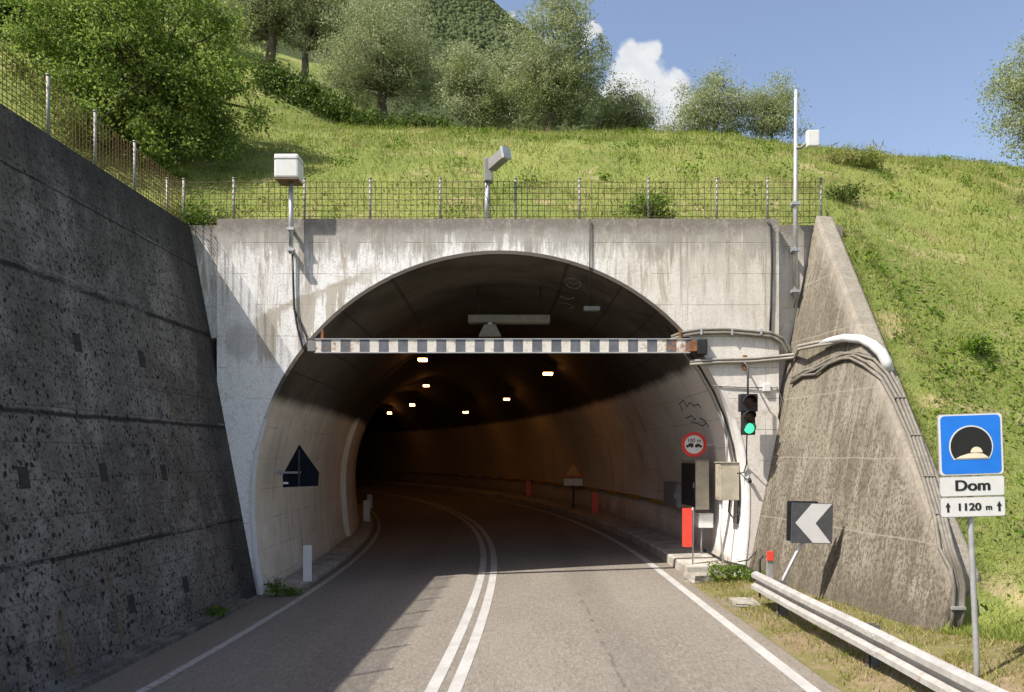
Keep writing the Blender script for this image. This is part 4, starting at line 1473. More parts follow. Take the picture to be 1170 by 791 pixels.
def marker(name, c, w, hgt, mat, label, group, post_dx=0.0, post_top=0.0, foot=0.0, post=True, yaw=0.0):
    """flat vertical delineator panel. c: middle of its foot on the ground"""
    root = empty(name, c, label, 'delineator', group)
    fr = frame_at(Vector(c), yaw); o, r, up, n = fr
    m = MB(); flat(m, rrect(-w/2, foot, w/2, foot+hgt, .008, 2), fr, .0, .018); m.build('panel', mat, root)
    if post:
        m = MB(); q = o+r*post_dx-n*.025
        m.tube([q+Vector((0, 0, -.05)), q+Vector((0, 0, foot+hgt+post_top))], .017, 8); m.build('post', M['galv'], root)
    return root


def build_markers():
    G = 'white delineator panels on the left pavement'; GR = 'red delineator panels on the right pavement'
    z = rz(-4.6)+.11
    marker('delineator', Vector(((351.5-CX)*15.6/F, 15.6, z)), .18, .76, M['white'], 'nearest white delineator panel below the triangular sign back', G)
    for px, yy, lab in ((419, 29.5, 'lower brighter white delineator panel of the pair farther in at the left wall edge'), (422.5, 36.5, 'upper fainter white delineator panel behind its brighter neighbour')):
        marker('delineator', Vector(((px-CX)*yy/F, yy, z+.02)), .26, .83 if yy < 30 else .7, M['white'], lab, G)
    zr = rz(4)+.21
    y = 15.35
    c = Vector(((785-CX)*y/F, y, zr))
    marker('delineator', c, .20, .80, M['redrefl'], 'tall red delineator panel on a post at the right tunnel foot', GR, post_dx=.125, post_top=.01, foot=2.6-(625-HY)*y/F-zr)
    y = 28.2
    marker('delineator', Vector(((680-CX)*y/F, y, zr)), .24, .78, M['redrefl'], 'red delineator panel halfway along the dark right pavement', GR, foot=.06)
    y = 40
    marker('delineator', Vector(((604-CX)*y/F, y, zr)), .24, .78, M['redrefl'], 'dim red delineator panel deepest inside the tunnel', GR, foot=.06)
    # small reflector behind the end of the guard rail
    y = 12.6; c = P(880, 658, y); c.z = .3
    root = empty('reflector_post', c, 'short stub with a red reflector behind the guard rail end', 'reflector')
    m = MB(); m.box((c.x-.05, c.y, c.z-.1), (c.x+.05, c.y+.06, P(880, 640, y).z+.02), bev=.008); m.build('stub', M['galv'], root)
    zt = P(880, 640, y).z
    m = MB(); m.box((c.x-.06, c.y-.02, zt-.01), (c.x+.055, c.y-.002, zt+.15), bev=.004); m.build('reflector', M['redrefl'], root)
    m = MB(); m.tube([(c.x-.16, c.y+.05, .1), (c.x-.16, c.y+.05, zt+.0), (c.x-.10, c.y+.05, zt+.06)], .02, 6); m.build('hook', M['dark'], root)


# ------------------------------------------------------------------ guard rail
def build_guardrail():
    x0 = 3.96
    def rx(y): return x0+.0*(y)
    root = empty('guard_rail', (x0, 12, .15), 'galvanised W-beam guard rail along the right verge', 'guard rail')
    prof = [(-.004, 0), (-.030, .006), (-.082, .034), (-.084, .092), (-.014, .128), (-.010, .155), (-.014, .182), (-.084, .218), (-.082, .276), (-.030, .304), (-.004, .31)]
    ys = [12.05+i*-.5 for i in range(60)]
    v = []
    zt = lambda y: .405+.004*math.sin(y*1.7)+(0 if y > 3 else 0)
    for y in ys:
        for dx, dz in prof: v.append((rx(y)+dx, y, zt(y)+dz))
    m = MB(); k = len(prof)
    m.add(v, [(i*k+j, i*k+j+1, (i+1)*k+j+1, (i+1)*k+j) for i in range(len(ys)-1) for j in range(k-1)], 0, False)
    o = m.build('beam', M['rail'], root, fix=False)
    so = o.modifiers.new('t', 'SOLIDIFY'); so.thickness = .005; so.offset = 0
    # splice bolts and overlap lip
    for y in (8.2, 4.2):
        m = MB(); v = []
        for yy in (y, y-.3):
            for dx, dz in prof: v.append((rx(yy)+dx-.006, yy, zt(yy)+dz))
        m.add(v, [(j, j+1, k+j+1, k+j) for j in range(k-1)], 0, False)
        sp = m.build('splice', M['rail'], root, fix=False)
        so = sp.modifiers.new('t', 'SOLIDIFY'); so.thickness = .004; so.offset = 0
        for yy in (y-.06, y-.22):
            for zz in (.06, .25):
                m = MB(); m.tube([(rx(yy)-.095, yy, zt(yy)+zz), (rx(yy)-.07, yy, zt(yy)+zz)], .014, 8); m.build('bolt', M['galv'], sp)
    for y in [11.25-2.85*i for i in range(9)]:
        m = MB(); x = rx(y)+.05
        zb = -.1
        m.box((x, y-.06, zb), (x+.012, y+.06, .69)); m.box((x, y-.06, zb), (x+.12, y-.05, .69)); m.box((x, y+.05, zb), (x+.12, y+.06, .69))
        p = m.build('post', M['railpost'], root)
        m = MB(); m.box((x-.06, y-.045, .47), (x-.002, y+.045, .64)); m.build('spacer', M['railpost'], p)


# ------------------------------------------------------------------ things on the portal
def build_gauge():
    y = YP-.10
    zc = CAMZ+(HY-395.5)*y/F; h2 = .125
    xl, xr = (361-CX)*y/F, (787-CX)*y/F
    root = empty('height_gauge_beam', ((xl+xr)/2, y, zc), 'long horizontal beam with dark and white blocks spanning the tunnel mouth', 'beam')
    m = MB(); m.box((xl, y-.03, zc-h2), (xr, y+.03, zc+h2)); p = m.build('striped_board', M['stripes'], root)
    m = MB(); m.box((xl-.02, y-.045, zc+h2), (xr+.02, y+.045, zc+h2+.018)); m.build('flange', M['galv'], root)
    m = MB(); m.box((xl-.02, y-.045, zc-h2-.018), (xr+.02, y+.045, zc-h2)); m.build('flange', M['galv'], root)
    for sx, xa in ((-1, xl), (1, xr)):
        m = MB(); m.box((xa, y-.035, zc-.11), (xa+sx*.16, y+.09, zc+.10), bev=.01)
        m.build('end_bracket', M['rust'] if sx > 0 else M['grey_plastic'], root)
    m = MB(); m.box((xr+.16, y-.05, zc-.17), (xr+.36, y+.09, zc+.13), bev=.015); m.build('end_box', M['dark'], root)
    # hung on short straps to the arch edge
    m = MB()
    for xa in (xl+.1, xr-.2): m.box((xa, y-.01, zc+h2+.018), (xa+.05, y+.005, zc+h2+.20))
    m.build('strap', M['rust'], root)


def build_overhead_lights():
    y = 17.2
    c = P(581.5, 365, y); k = y/F
    root = empty('vault_fixture', c, 'long grey ceiling fixture with a small housing under the vault', 'fixture')
    m = MB(); m.box((c.x-46.5*k, y-.14, c.z-.095), (c.x+46.5*k, y+.14, c.z+.085), bev=.02); m.build('housing', M['conduit'], root)
    for dx in (-35*k, 36*k):
        m = MB(); m.box((c.x+dx-.015, y-.02, c.z+.085), (c.x+dx+.015, y+.02, 6.5)); m.build('hanger', M['dark'], root)
    a = P(560, 379, y)
    m = MB()
    m.prism([(a.x-.13, y-.20, a.z+.13), (a.x+.13, y-.20, a.z+.13), (a.x+.26, y-.20, a.z-.13), (a.x-.26, y-.20, a.z-.13)], (0, .22, 0)); m.build('horn', M['conduit'], root)
    m = MB(); m.box((a.x-.05, y-.12, a.z+.13), (a.x+.05, y, c.z-.095)); m.build('neck', M['galv'], root)
    for dx in (-44*k, 18*k, 20*k):
        pass
    # small junction lamp with its feed cable
    c = P(676, 353, 15.6)
    root = empty('vault_lamp', c, 'small grey box lamp hanging from a cable right of the vault crown', 'fixture')
    m = MB(); m.box((c.x-.17, c.y-.08, c.z-.04), (c.x+.17, c.y+.08, c.z+.045), bev=.015); m.build('housing', M['grey_plastic'], root)
    t = P(674, 251, YP-.03); e = P(674, 318, YP-.03)
    m = MB(); m.tube([t, e, e+Vector((0, .2, -.08)), c+Vector((0, 0, .3)), c+Vector((0, 0, .04))], .014, 6)
    m.build('feed_cable', M['blackcable'], root)
    m = MB(); m.tube([c+Vector((.17, 0, 0)), c+Vector((.9, .1, -.05)), hit_tunnel(742, 362)], .01, 5); m.build('side_cable', M['blackcable'], root)


def build_sensor_pole():
    y = YP-.16
    base = P(332.5, 290, y)
    root = empty('box_on_pole', base, 'white box on a short steel pole at the top left of the portal', 'sensor')
    top = P(332.5, 208, y)
    m = MB(); m.tube([base, top+Vector((0, 0, .05))], .045, 10); m.build('pole', M['galv'], root)
    k = y/F
    m = MB(); x0, x1 = P(316.5, 0, y).x, P(344, 0, y).x; zb, zt = P(0, 207, y).z, P(0, 180, y).z
    m.box((x0, y-.20, zb), (x1, y+.20, zt), bev=.035); b = m.build('box', M['white_plastic'], root)
    m = MB(); m.box((x0+.02, y-.19, zb-.03), (x1-.02, y+.19, zb)); m.build('base_trim', M['brown'], b)
    m = MB(); m.box((x0+.16, y-.05, zt-.002), (x1-.16, y+.05, zt+.03)); m.build('cap', M['white_plastic'], b)
    m = MB(); zs = zb+.78*(zt-zb); m.box((x0-.006, y-.206, zs), (x1+.006, y+.206, zs+.014)); m.build('seam', M['grey_plastic'], b)
    for py in (262, 286):
        z = P(0, py, y).z; m = MB()
        m.box((base.x-.07, y-.06, z-.025), (base.x+.07, y+.06, z+.025)); m.box((base.x-.03, y+.06, z-.02), (base.x+.03, YP+.01, z+.02)); m.build('clamp', M['galv'], root)
    m = MB()
    pts = [P(334, 290, YP-.05), P(335, 320, YP-.04), P(336, 350, YP-.04), P(340, 375, YP-.04), P(346, 398, YP-.04), P(352, 402, YP-.04)]
    m.tube(pts, .022, 6); m.build('cable', M['blackcable'], root)
    m = MB()
    m.tube([P(335, 352, YP-.03), P(343, 368, YP-.03), P(350, 385, YP-.03), P(353, 398, YP-.03)], .014, 6); m.build('cable', M['blackcable'], root)


def build_angled_lamp():
    y = YP+.25
    f = P(556, 250, y); f.z = 7.27
    root = empty('angled_floodlight', f, 'grey angular floodlight head on a thin post behind the portal fence', 'lamp')
    m = MB(); m.tube([f, P(557, 205, y)], .05, 8); m.build('post', M['galv'], root)
    m = MB()
    a = P(558, 195, y); m.box((a.x-.08, y-.10, a.z-.24), (a.x+.09, y+.12, a.z+.23), bev=.02); m.build('head', M['grey_plastic'], root)
    p0 = P(561, 190, y-.02); p1 = P(577, 176, y-.35)
    d = (p1-p0); ax = d.normalized(); rr = Vector((ax.y, -ax.x, 0)).normalized(); up = rr.cross(ax).normalized()
    if up.z < 0: up = -up
    m = MB(); m.obox((p0+p1)/2, ax*d.length*.5, rr*.09, up*.10); m.build('arm', M['grey_plastic'], root)
    m = MB(); m.obox(p1+ax*.03, ax*.03, rr*.10, up*.12); m.build('end_cap', M['galv'], root)
    m = MB()
    q = f+Vector((.04, -.05, 0))
    m.tube([q, q+Vector((.05, 0, .15)), q+Vector((.13, 0, .22)), q+Vector((.08, 0, .33)), q+Vector((0, 0, .45)), q+Vector((-.10, 0, .62)), q+Vector((-.02, 0, .85))], .008, 5)
    m.build('cable', M['blackcable'], root)


def build_mast():
    y = YP+.10
    a, b = P(908.5, 340, y), P(909.5, 103, y)
    root = empty('thin_mast', a, 'tall thin steel mast with a white antenna panel right of the portal', 'mast')
    m = MB(); m.tube([a, a*.5+b*.5, b], [.05, .046, .032], 10); m.build('pole', M['galv'], root)
    m = MB(); c = P(925, 160, y); m.box((P(920, 0, y).x, y-.13, c.z-.17), (P(933.5, 0, y).x, y+.0, c.z+.15), bev=.02); m.build('antenna_panel', M['white_plastic'], root)
    m = MB(); m.tube([(a.x, y-.02, c.z-.17), (a.x+.10, y-.02, c.z-.17), (a.x+.18, y-.02, c.z-.10), (P(921, 0, y).x, y-.04, c.z-.08)], .03, 8); m.build('arm', M['grey_plastic'], root)
    for py in (233, 286, 333):
        z = P(0, py, y).z; m = MB(); m.box((a.x-.08, y-.07, z-.03), (a.x+.08, y+.07, z+.03)); m.box((a.x-.03, y+.06, z-.02), (a.x+.03, YP+.29, z+.02)); m.build('clamp', M['galv'], root)
    m = MB(); m.tube([P(910, 200, y-.06), P(911, 240, y-.06), P(911, 330, y-.06), P(907, 352, y-.02)], .014, 6); m.build('cable', M['cable'], root)


def build_traffic_light():
    y = YP-.42
    c = P(856, 474, y)
    root = empty('traffic_light', c, 'black traffic light showing green on the right side of the portal', 'traffic light')
    hw = .155; z0, z1 = P(0, 497, y).z, P(0, 450, y).z
    m = MB(); m.box((c.x-hw*1.12, y, c.z+.06), (c.x+hw*1.12, y+.15, z1), bev=.02); m.box((c.x-hw*.82, y+.01, z0), (c.x+hw*.82, y+.14, c.z+.062), bev=.02); m.build('housing', M['black'], root)
    for zz, mat, nm in ((z1-.15, M['red_off'], 'red_lens'), (c.z-.03, M['amber_off'], 'amber_lens'), (z0+.125, M['green_on'], 'green_lens')):
        R = .115 if nm == 'red_lens' else .098
        m = MB()
        rings = [(R, 0), (R*.8, .018), (R*.45, .03), (.004, .034)]
        v = []; n = 20
        for r_, d in rings:
            for i in range(n): v.append((c.x+r_*math.cos(2*PI*i/n), y-.003-d*.6, zz+r_*math.sin(2*PI*i/n)))
        m.add(v, [(i*n+k, i*n+(k+1) % n, (i+1)*n+(k+1) % n, (i+1)*n+k) for i in range(3) for k in range(n)], 0, True)
        l = m.build(nm, mat, root)
        # hood
        m = MB(); v = []; n = 14
        for i in range(n+1):
            a = PI*(-.05)+PI*1.1*i/n
            for rr, d in ((R+.012, 0.0), (R+.012, -.15), (R+.004, -.15), (R+.004, 0.0)):
                v.append((c.x+rr*math.cos(a), y+d*(.55+.45*max(0, math.sin(a))), zz+rr*math.sin(a)))
        m.add(v, [(i*4+k, i*4+(k+1) % 4, (i+1)*4+(k+1) % 4, (i+1)*4+k) for i in range(n) for k in range(4)])
        m.build('hood', M['black'], l)
    m = MB(); a = P(851, 413, y)
    wa = P(851, 416, YP)
    m.tube([wa+Vector((0, .03, 0)), Vector((a.x, y+.08, wa.z)), Vector((c.x, y+.08, wa.z-.08)), Vector((c.x, y+.08, z1-.01))], .02, 8); m.build('arm', M['railpost'], root)
    m = MB(); m.box((wa.x-.045, YP-.06, wa.z-.12), (wa.x+.03, YP-.002, wa.z+.17)); m.build('bracket', M['rust'], root)
    m = MB(); m.tube([Vector((c.x-.02, y+.07, z0+.01)), P(853, 510, y+.1), P(853, 530, YP-.05), P(850, 540, YP-.03), P(842, 541, YP+.0)], .013, 6); m.build('cable', M['blackcable'], root)
    jb = P(876, 443, YP-.05)
    root = empty('junction_box', jb, 'small pale junction box on the portal right of the traffic light', 'junction box')
    m = MB(); m.box((jb.x-.075, YP-.075, jb.z-.075), (jb.x+.075, YP-.002, jb.z+.075), bev=.012); m.build('case', M['white_plastic'], root)
    m = MB(); m.tube([P(815, 441, YP-.02), P(850, 443, YP-.02), jb+Vector((-.07, .02, 0))], .012, 5); m.tube([jb+Vector((.07, .02, 0)), P(888, 443, YP-.02), P(893, 455, YP-.02), P(889, 478, YP-.02)], .012, 5); m.build('cable', M['cable'], root)
    # little camera lower down
    q = P(856, 549, YP-.08)
    root = empty('wall_camera', q, 'tiny camera on a cable below the traffic light', 'camera')
    m = MB(); m.tube([q+Vector((0, -.06, -.02)), q+Vector((.02, .05, .02))], .035, 10); m.build('body', M['dark'], root)
    m = MB(); m.tube([q+Vector((.02, .05, .02)), Vector((q.x+.02, YP+.01, q.z+.03))], .012, 6)
    m.tube([P(846, 541, YP-.02), P(851, 546, YP-.03), q+Vector((0, .02, 0))], .01, 6); m.build('mount', M['dark'], root)


def build_conduits():
    y = YP-.06
    # loop of two cables over the gauge end
    root = empty('cable_loop', P(840, 380, y), 'pair of pale cables curving over the right end of the striped beam', 'cables')
    for dy, dx in ((0, 0), (4, -3)):
        pts = [P(767+dx, 385+dy, y+.05), P(780, 380+dy, y), P(800, 377+dy, y), P(830, 376.5+dy, y), P(860, 379+dy, y), P(882, 381+dy, y), P(895+dx, 387+dy, y), P(902+dx, 397+dy, y), P(904+dx, 409, y)]
        m = MB(); m.tube(pts, .032, 8); m.build('cable', M['cable'], root)
    m = MB()
    for px in (800, 835, 868):
        p = P(px, 380, YP); m.box((p.x-.02, YP-.10, p.z-.06), (p.x+.02, YP-.002, p.z+.06))
    m.build('saddle', M['galv'], root)
    # main pale conduit running to the wing wall and over its edge
    root = empty('conduit', P(850, 411, y), 'pale conduit ending in a thick white sleeve over the wing wall edge', 'conduit')
    def lift(px, py, d): return on_wing(px, py)+WN*d
    for dz in (0, .06):
        v = Vector((0, 0, -dz))
        pts = [P(788, 413, y)+v, P(820, 411, y)+v, P(860, 410, y)+v, P(892, 407, y)+v, P(908, 405, y-.12)+v, lift(926, 399, .25)+v, lift(945, 393, .16)+v, lift(963, 389, .10)+v]
        m = MB(); m.tube(pts, .032, 8); m.build('cable', M['conduit'], root)
    pts = [lift(958, 390, .10), lift(970, 388, .09)]
    ey = 12.35
    e = Vector((wing_face(ey, wing_top(ey)), ey, wing_top(ey)))
    pts = [lift(945, 394, .13), lift(958, 390, .11), lift(972, 388, .12), P(985, 388, on_wing(985, 391).y-.02), P(997, 394, 12.2), P(1007, 403, 12.1), P(1013, 414, 12.05), P(1016, 425, 12.05)]
    m = MB(); m.tube(pts, [.05, .06, .07, .075, .08, .085, .085, .085], 12); m.build('sleeve', M['sleeve'], root)
    # bundle on the face of the wing wall
    root = empty('cable_bundle', on_wing(985, 415), 'bundle of grey cables bent down the sloping edge of the wing wall', 'cables')
    path = [(907, 437), (920, 427), (935, 424), (950, 415), (965, 408), (978, 407), (994, 415), (1010, 432), (1024, 457), (1042, 500), (1058, 548), (1071, 592), (1081, 627), (1090, 650), (1094, 670), (1093, 697), (1091, 720)]
    for k, (dx, dy) in enumerate(((0, 0), (4, -2), (-4, 3), (7.5, -4))):
        pts = []
        for i, (px, py) in enumerate(path):
            w = 1.5*math.sin(i*2.1+k*2) if i < 5 else 0
            ax_, ay_ = px+dx*(1 if i > 4 else .2), py+dy*(1 if i < 9 else .2)+w
            q = on_wing(ax_, ay_)+WN*.045
            sl = (7.16-1.08)/(YP-9.6); tz_ = (HY-ay_)/F
            yt = (CAMZ-1.08+9.6*sl)/(sl-tz_); zt_ = CAMZ+tz_*yt
            if i > 5 and (ax_-CX)*yt/F > wing_face(yt, zt_): q = P(ax_, ay_, yt)+Vector((0, -.02, .03))      # lies on the sloping top
            if px+dx > 1080: q = P(px+dx, py, 9.48-.012*k)
            pts.append(q)
        m = MB(); m.tube(pts, .027, 7); m.build('cable', M['cable'], root)
    sl = (7.16-1.08)/(YP-9.6)
    for px, py in ((1027, 458), (1045, 501), (1060, 548), (1073, 591)):
        tz_ = (HY-py)/F; yt = (CAMZ-1.08+9.6*sl)/(sl-tz_)
        c = P(px, py, yt)+Vector((0, -.02, .035))
        al = Vector((-.05, 1, sl)).normalized(); up = Vector((0, -sl, 1)).normalized()
        m = MB(); m.obox(c, Vector((.085, 0, 0)), al*.012, up*.033); m.build('saddle', M['cable'], root)
    m = MB(); m.box(P(1086, 693, 9.44), P(1104, 697, 9.40)); m.build('saddle', M['galv'], root)
    # vertical cable in the corner
    root = empty('corner_cable', P(881, 300, YP-.03), 'thin dark cable hanging down the right edge of the portal', 'cables')
    m = MB(); m.tube([P(877, 253, YP-.02), P(881, 258, YP-.03), P(882, 300, YP-.03), P(881, 350, YP-.03), P(880, 378, YP-.03)], .022, 6); m.build('cable', M['blackcable'], root)


def cabinet(name, a, b, label, mat, doors=True, shade_side=False, group='electrical boxes on the right tunnel wall'):
    a, b = Vector(a), Vector(b)
    root = empty(name, ((a.x+b.x)/2, (a.y+b.y)/2, min(a.z, b.z)), label, 'electrical box', group)
    m = MB(); m.box(a, b, bev=.015); m.build('case', mat, root)
    x0, y0, z0, z1 = min(a.x, b.x), min(a.y, b.y), min(a.z, b.z), max(a.z, b.z)
    y1 = max(a.y, b.y); x1 = max(a.x, b.x)
    m = MB(); m.box((x0-.012, y0+.05, z0+.05), (x0-.003, y1-.05, z1-.05)); d = m.build('door', M['dark'] if shade_side else mat, root)  # dark door colour stands for tunnel shade on the road-facing side
    m = MB(); m.box((x0-.03, y0+.10, (z0+z1)/2-.06), (x0-.013, y0+.13, (z0+z1)/2+.06)); m.build('handle', M['galv'], d)
    m = MB(); m.box((x0-.02, y0-.02, z1), (x1, y1+.02, z1+.018)); m.build('lid', mat, root)
    return root


def build_cabinets():
    cabinet('electric_cabinet', (4.10, 16.6, 1.38), (4.40, 18.0, 2.46), 'long electric cabinet with its road side coloured as in shade, on the right tunnel wall below the round sign', M['beige'], shade_side=True)
    cabinet('electric_cabinet', (4.14, 18.7, 1.28), (4.42, 20.3, 1.86), 'lower grey cabinet farther inside, left of the long cabinet', M['grey_plastic'], shade_side=False)
    r = cabinet('electric_cabinet', (4.21, 15.05, 1.68), (4.60, 15.4, 2.44), 'sunlit beige box at the edge of the right tunnel mouth', M['beige'])
    m = MB(); m.tube([(4.45, 15.2, 1.68), (4.42, 15.18, 1.45), (4.5, 15.15, 1.32), (4.62, 15.12, 1.4), (4.60, 15.12, 1.62)], .02, 6); m.build('cable', M['blackcable'], r)
    m = MB(); m.tube([(4.3, 15.3, 1.68), (4.29, 15.35, 1.0), (4.38, 15.4, .37)], .025, 6); m.build('pipe', M['white_plastic'], r)
    m = MB(); m.tube([(4.4, 15.25, 2.44), (4.42, 15.25, 2.9), (4.35, 15.25, 3.4), (4.1, 15.25, 3.95)], .02, 6); m.build('pipe', M['galv'], r)
    r = cabinet('electric_cabinet', (4.20, 16.7, .96), (4.52, 17.2, 1.27), 'small white junction cabinet under the long cabinet', M['white_plastic'])
    m = MB(); m.tube([(4.3, 16.9, .96), (4.3, 16.9, .36)], .02, 6); m.build('pipe', M['galv'], r)
    # black hose along the foot of the wall
    root = empty('black_hose', P(830, 640, 14.9), 'black hose lying along the right foot of the tunnel mouth', 'hose')
    m = MB(); m.tube([(4.45, 17.2, .40), (4.42, 16.2, .40), (4.40, 15.4, .40), (4.44, 14.95, .42), (4.62, 14.7, .40), (4.72, 14.5, .32), (4.76, 14.3, .28)], .025, 7)
    m.tube([P(843, 642, 14.65), P(855, 640, 14.65), P(866, 628, 14.66), P(872, 612, 14.68), P(876, 590, 14.69)], .014, 6)
    m.build('hose', M['blackcable'], root)
    # clips/cables following the arch edge in the sun
    root = empty('arch_cable', P(838, 500, YP), 'dark cable clipped round the sunlit right edge of the tunnel mouth', 'cables')
    pts = []
    for i in range(9):
        a = math.radians(46-i*6.5)
        pts.append(Vector((UC+(RT-.03)*math.cos(a), YP+.38, ZC+(RT-.03)*math.sin(a))))
    m = MB(); m.tube(pts, .02, 6); m.build('cable', M['blackcable'], root)
    m = MB(); m.tube([p+Vector((0, .28, 0)) for p in pts[1:]], .016, 6); m.build('cable', M['galv'], root)


def build_slabs():
    # broken slab beside the plinth at the right foot of the tunnel mouth
    for i, (c, sx, sy, sz, rot, lab) in enumerate(((P(800, 648, 14.5), .24, .20, .09, .3, 'broken pale concrete slab in front of the right pavement end'), (Vector((3.86, 12.35, .12)), .2, .3, .035, -.1, 'flat concrete footing under the guard rail end'))):
        c.z = h_right(c.x, c.y)+sz*.6
        bm = bmesh.new(); bmesh.ops.create_cube(bm, size=2)
        bmesh.ops.subdivide_edges(bm, edges=list(bm.edges), cuts=3, use_grid_fill=True)
        rnd = random.Random(i)
        for v in bm.verts:
            n = mnoise.noise_vector(v.co*1.7+Vector((i*5, 0, 0)))*.13
            v.co = Vector((v.co.x*sx, v.co.y*sy, v.co.z*sz))+Vector((n.x*sx, n.y*sy, n.z*sz*1.2))
        bmesh.ops.rotate(bm, verts=bm.verts, cent=(0, 0, 0), matrix=Matrix.Rotation(rot, 3, 'Z'))
        me = bpy.data.meshes.new('concrete_slab'); bm.to_mesh(me); bm.free()
        o = bpy.data.objects.new('concrete_slab', me); COL.objects.link(o); o.location = c; me.materials.append(M['rubble'])
        tag(o, lab, 'slab', 'loose slabs')


def build_lamps():
    """sodium lamps under the vault"""
    def lamp(px, py, y, label, w=.28, power=0):
        p = P(px, py, y)
        root = empty('tunnel_lamp', p, label, 'lamp', 'sodium lamps under the vault')
        m = MB(); m.box((p.x-w/2-.03, p.y-.2, p.z+.0), (p.x+w/2+.03, p.y+.2, p.z+.10), bev=.015); m.build('housing', M['dark'], root)
        m = MB(); m.box((p.x-w/2, p.y-.13, p.z-(.08 if y < 45 else .15)), (p.x+w/2, p.y+.13, p.z-.001), bev=.02); m.build('diffuser', M['lamp'], root)
        m = MB(); m.box((p.x-.02, p.y-.02, p.z+.10), (p.x+.02, p.y+.02, p.z+.28)); m.build('hanger', M['dark'], root)
    lamp(483, 410, 24.0, 'nearest lit orange lamp of the left row, just under the striped beam')
    lamp(487, 440, 37.5, 'second lit orange lamp of the left row')
    lamp(471, 461.5, 47.0, 'third lit orange lamp of the left row, small')
    lamp(445, 471, 56.0, 'faintest lit orange lamp of the left row')
    lamp(626, 426, 27.0, 'brightest lit orange lamp of the right row', .34)
    lamp(579, 455.5, 36.0, 'second lit orange lamp of the right row')
    lamp(532, 470.5, 43.0, 'last small lit orange lamp of the right row', .3)


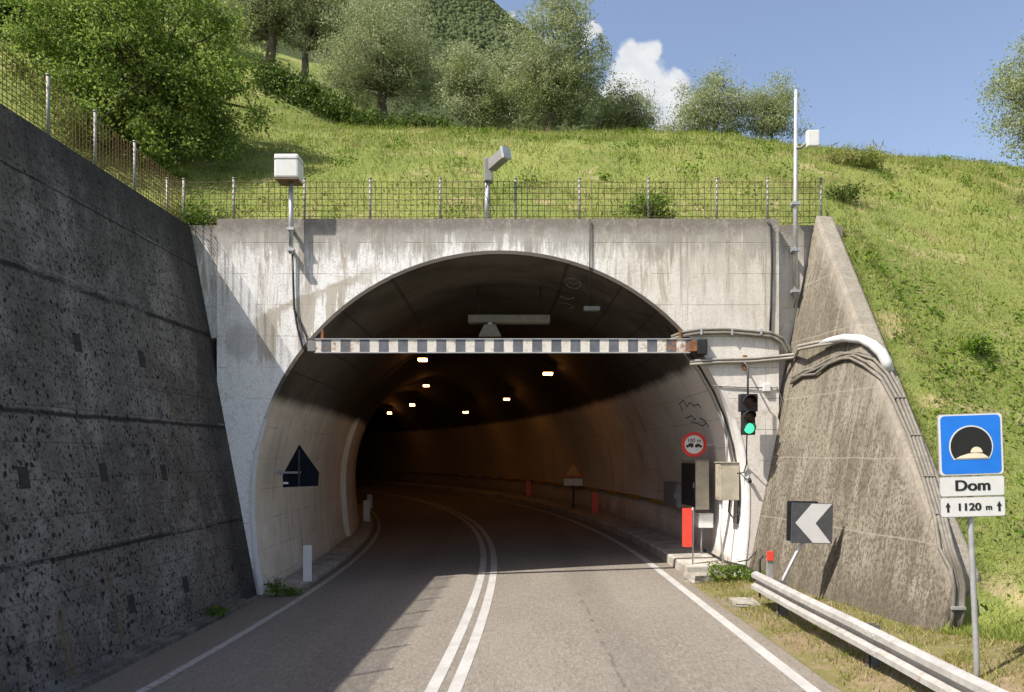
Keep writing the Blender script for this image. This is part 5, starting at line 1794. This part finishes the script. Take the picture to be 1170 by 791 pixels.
# ------------------------------------------------------------------ light, sky, camera
def build_world():
    w = bpy.data.worlds.new('World'); SC.world = w; w.use_nodes = True
    t = w.node_tree; t.nodes.clear()
    out = t.nodes.new('ShaderNodeOutputWorld'); bg = t.nodes.new('ShaderNodeBackground')
    sky = t.nodes.new('ShaderNodeTexSky'); sky.sky_type = 'NISHITA'; sky.sun_disc = False
    s = -SUN_D
    sky.sun_elevation = math.asin(s.z); sky.sun_rotation = math.atan2(s.x, s.y)
    sky.altitude = 200; sky.air_density = 1.0; sky.dust_density = 2.2; sky.ozone_density = 1.5
    # cumulus clouds: blobs in the sky with cauliflower edges
    geo = t.nodes.new('ShaderNodeTexCoord')
    nrm = t.nodes.new('ShaderNodeVectorMath'); nrm.operation = 'NORMALIZE'; t.links.new(geo.outputs['Generated'], nrm.inputs[0])
    nz = t.nodes.new('ShaderNodeTexNoise'); nz.inputs['Scale'].default_value = 34; nz.inputs['Detail'].default_value = 6; nz.inputs['Roughness'].default_value = .55
    t.links.new(nrm.outputs[0], nz.inputs['Vector'])
    sc = t.nodes.new('ShaderNodeVectorMath'); sc.operation = 'MULTIPLY_ADD'
    t.links.new(nz.outputs['Color'], sc.inputs[0]); sc.inputs[1].default_value = (.035,)*3; sc.inputs[2].default_value = (-.0175,)*3
    wp = t.nodes.new('ShaderNodeVectorMath'); wp.operation = 'ADD'
    t.links.new(nrm.outputs[0], wp.inputs[0]); t.links.new(sc.outputs[0], wp.inputs[1])
    acc = None
    for px, py, r in ((722, 72, 23), (738, 66, 18), (716, 92, 26), (742, 98, 28), (766, 104, 22), (728, 120, 34), (760, 126, 30), (785, 125, 20), (706, 118, 26),
                      (678, 36, 11), (668, 46, 9),  (582, 33, 13), (594, 44, 16), (612, 50, 14), (650, 110, 24), (612, 96, 20), (690, 130, 30)):
        d = Vector(((px-CX)/F, 1, (HY-py)/F)); ln = d.length; d.normalize()
        ds = t.nodes.new('ShaderNodeVectorMath'); ds.operation = 'DISTANCE'
        t.links.new(wp.outputs[0], ds.inputs[0]); ds.inputs[1].default_value = d
        mr = t.nodes.new('ShaderNodeMapRange'); mr.interpolation_type = 'SMOOTHSTEP'
        rr = r/F/ln
        mr.inputs['From Min'].default_value = rr*.66; mr.inputs['From Max'].default_value = rr*1.06
        mr.inputs['To Min'].default_value = 1; mr.inputs['To Max'].default_value = 0
        t.links.new(ds.outputs['Value'], mr.inputs['Value'])
        if acc is None: acc = mr.outputs[0]
        else:
            mx = t.nodes.new('ShaderNodeMath'); mx.operation = 'MAXIMUM'
            t.links.new(acc, mx.inputs[0]); t.links.new(mr.outputs[0], mx.inputs[1]); acc = mx.outputs[0]
    # billows inside the cloud and a haze of thin high cloud
    nb = t.nodes.new('ShaderNodeTexNoise'); nb.inputs['Scale'].default_value = 22; nb.inputs['Detail'].default_value = 5
    t.links.new(nrm.outputs[0], nb.inputs['Vector'])
    cr = t.nodes.new('ShaderNodeValToRGB'); t.links.new(nb.outputs['Fac'], cr.inputs[0])
    cr.color_ramp.elements[0].position = .35; cr.color_ramp.elements[0].color = (2.35, 2.5, 2.75, 1)
    cr.color_ramp.elements[1].position = .62; cr.color_ramp.elements[1].color = (3.25, 3.3, 3.35, 1)
    mix = t.nodes.new('ShaderNodeMix'); mix.data_type = 'RGBA'
    tint = t.nodes.new('ShaderNodeMix'); tint.data_type = 'RGBA'; tint.blend_type = 'MULTIPLY'; tint.inputs[0].default_value = 1
    t.links.new(sky.outputs[0], tint.inputs[6]); tint.inputs[7].default_value = (.93, .84, .79, 1)
    t.links.new(acc, mix.inputs[0]); t.links.new(tint.outputs[2], mix.inputs[6]); t.links.new(cr.outputs[0], mix.inputs[7])
    t.links.new(mix.outputs[2], bg.inputs['Color']); bg.inputs['Strength'].default_value = SKY_STRENGTH
    t.links.new(bg.outputs[0], out.inputs[0])
    l = bpy.data.lights.new('sun', 'SUN'); l.energy = SUN_STRENGTH; l.angle = math.radians(.53); l.color = (1.0, .93, .83)
    o = bpy.data.objects.new('sun', l); COL.objects.link(o)
    o.rotation_euler = SUN_D.to_track_quat('-Z', 'Y').to_euler(); o.location = (-30, -20, 50)


SKY_STRENGTH, SUN_STRENGTH, EXPOSURE = .135, 4.3, 1.0


def build_camera():
    cam = bpy.data.cameras.new('camera'); o = bpy.data.objects.new('camera', cam); COL.objects.link(o)
    cam.sensor_fit = 'HORIZONTAL'; cam.sensor_width = 36.0; cam.lens = 36*F/1170
    cam.shift_y = (HY-395.5)/1170; cam.clip_start = .05; cam.clip_end = 8000
    o.location = (0, 0, CAMZ); o.rotation_euler = (PI/2, 0, 0)
    SC.camera = o
    vs = SC.view_settings; vs.view_transform = 'Standard'; vs.look = 'None'; vs.exposure = EXPOSURE; vs.gamma = 1; vs.use_curve_mapping = False
    SC.cycles.max_bounces = 6; SC.cycles.diffuse_bounces = 3; SC.cycles.glossy_bounces = 2; SC.cycles.transmission_bounces = 3; SC.cycles.transparent_max_bounces = 4


build_roads(); build_tunnel(); build_portal(); build_left_wall(); build_wing(); build_terrain(); build_grass()
build_trees(); build_mountain(); build_fences()
build_tunnel_sign(); build_chevron(); build_round_sign(); build_back_sign(); build_far_warning(); build_markers()
build_guardrail(); build_gauge(); build_overhead_lights(); build_sensor_pole(); build_angled_lamp(); build_mast()
build_traffic_light(); build_conduits(); build_cabinets(); build_slabs(); build_lamps()
build_world(); build_camera()
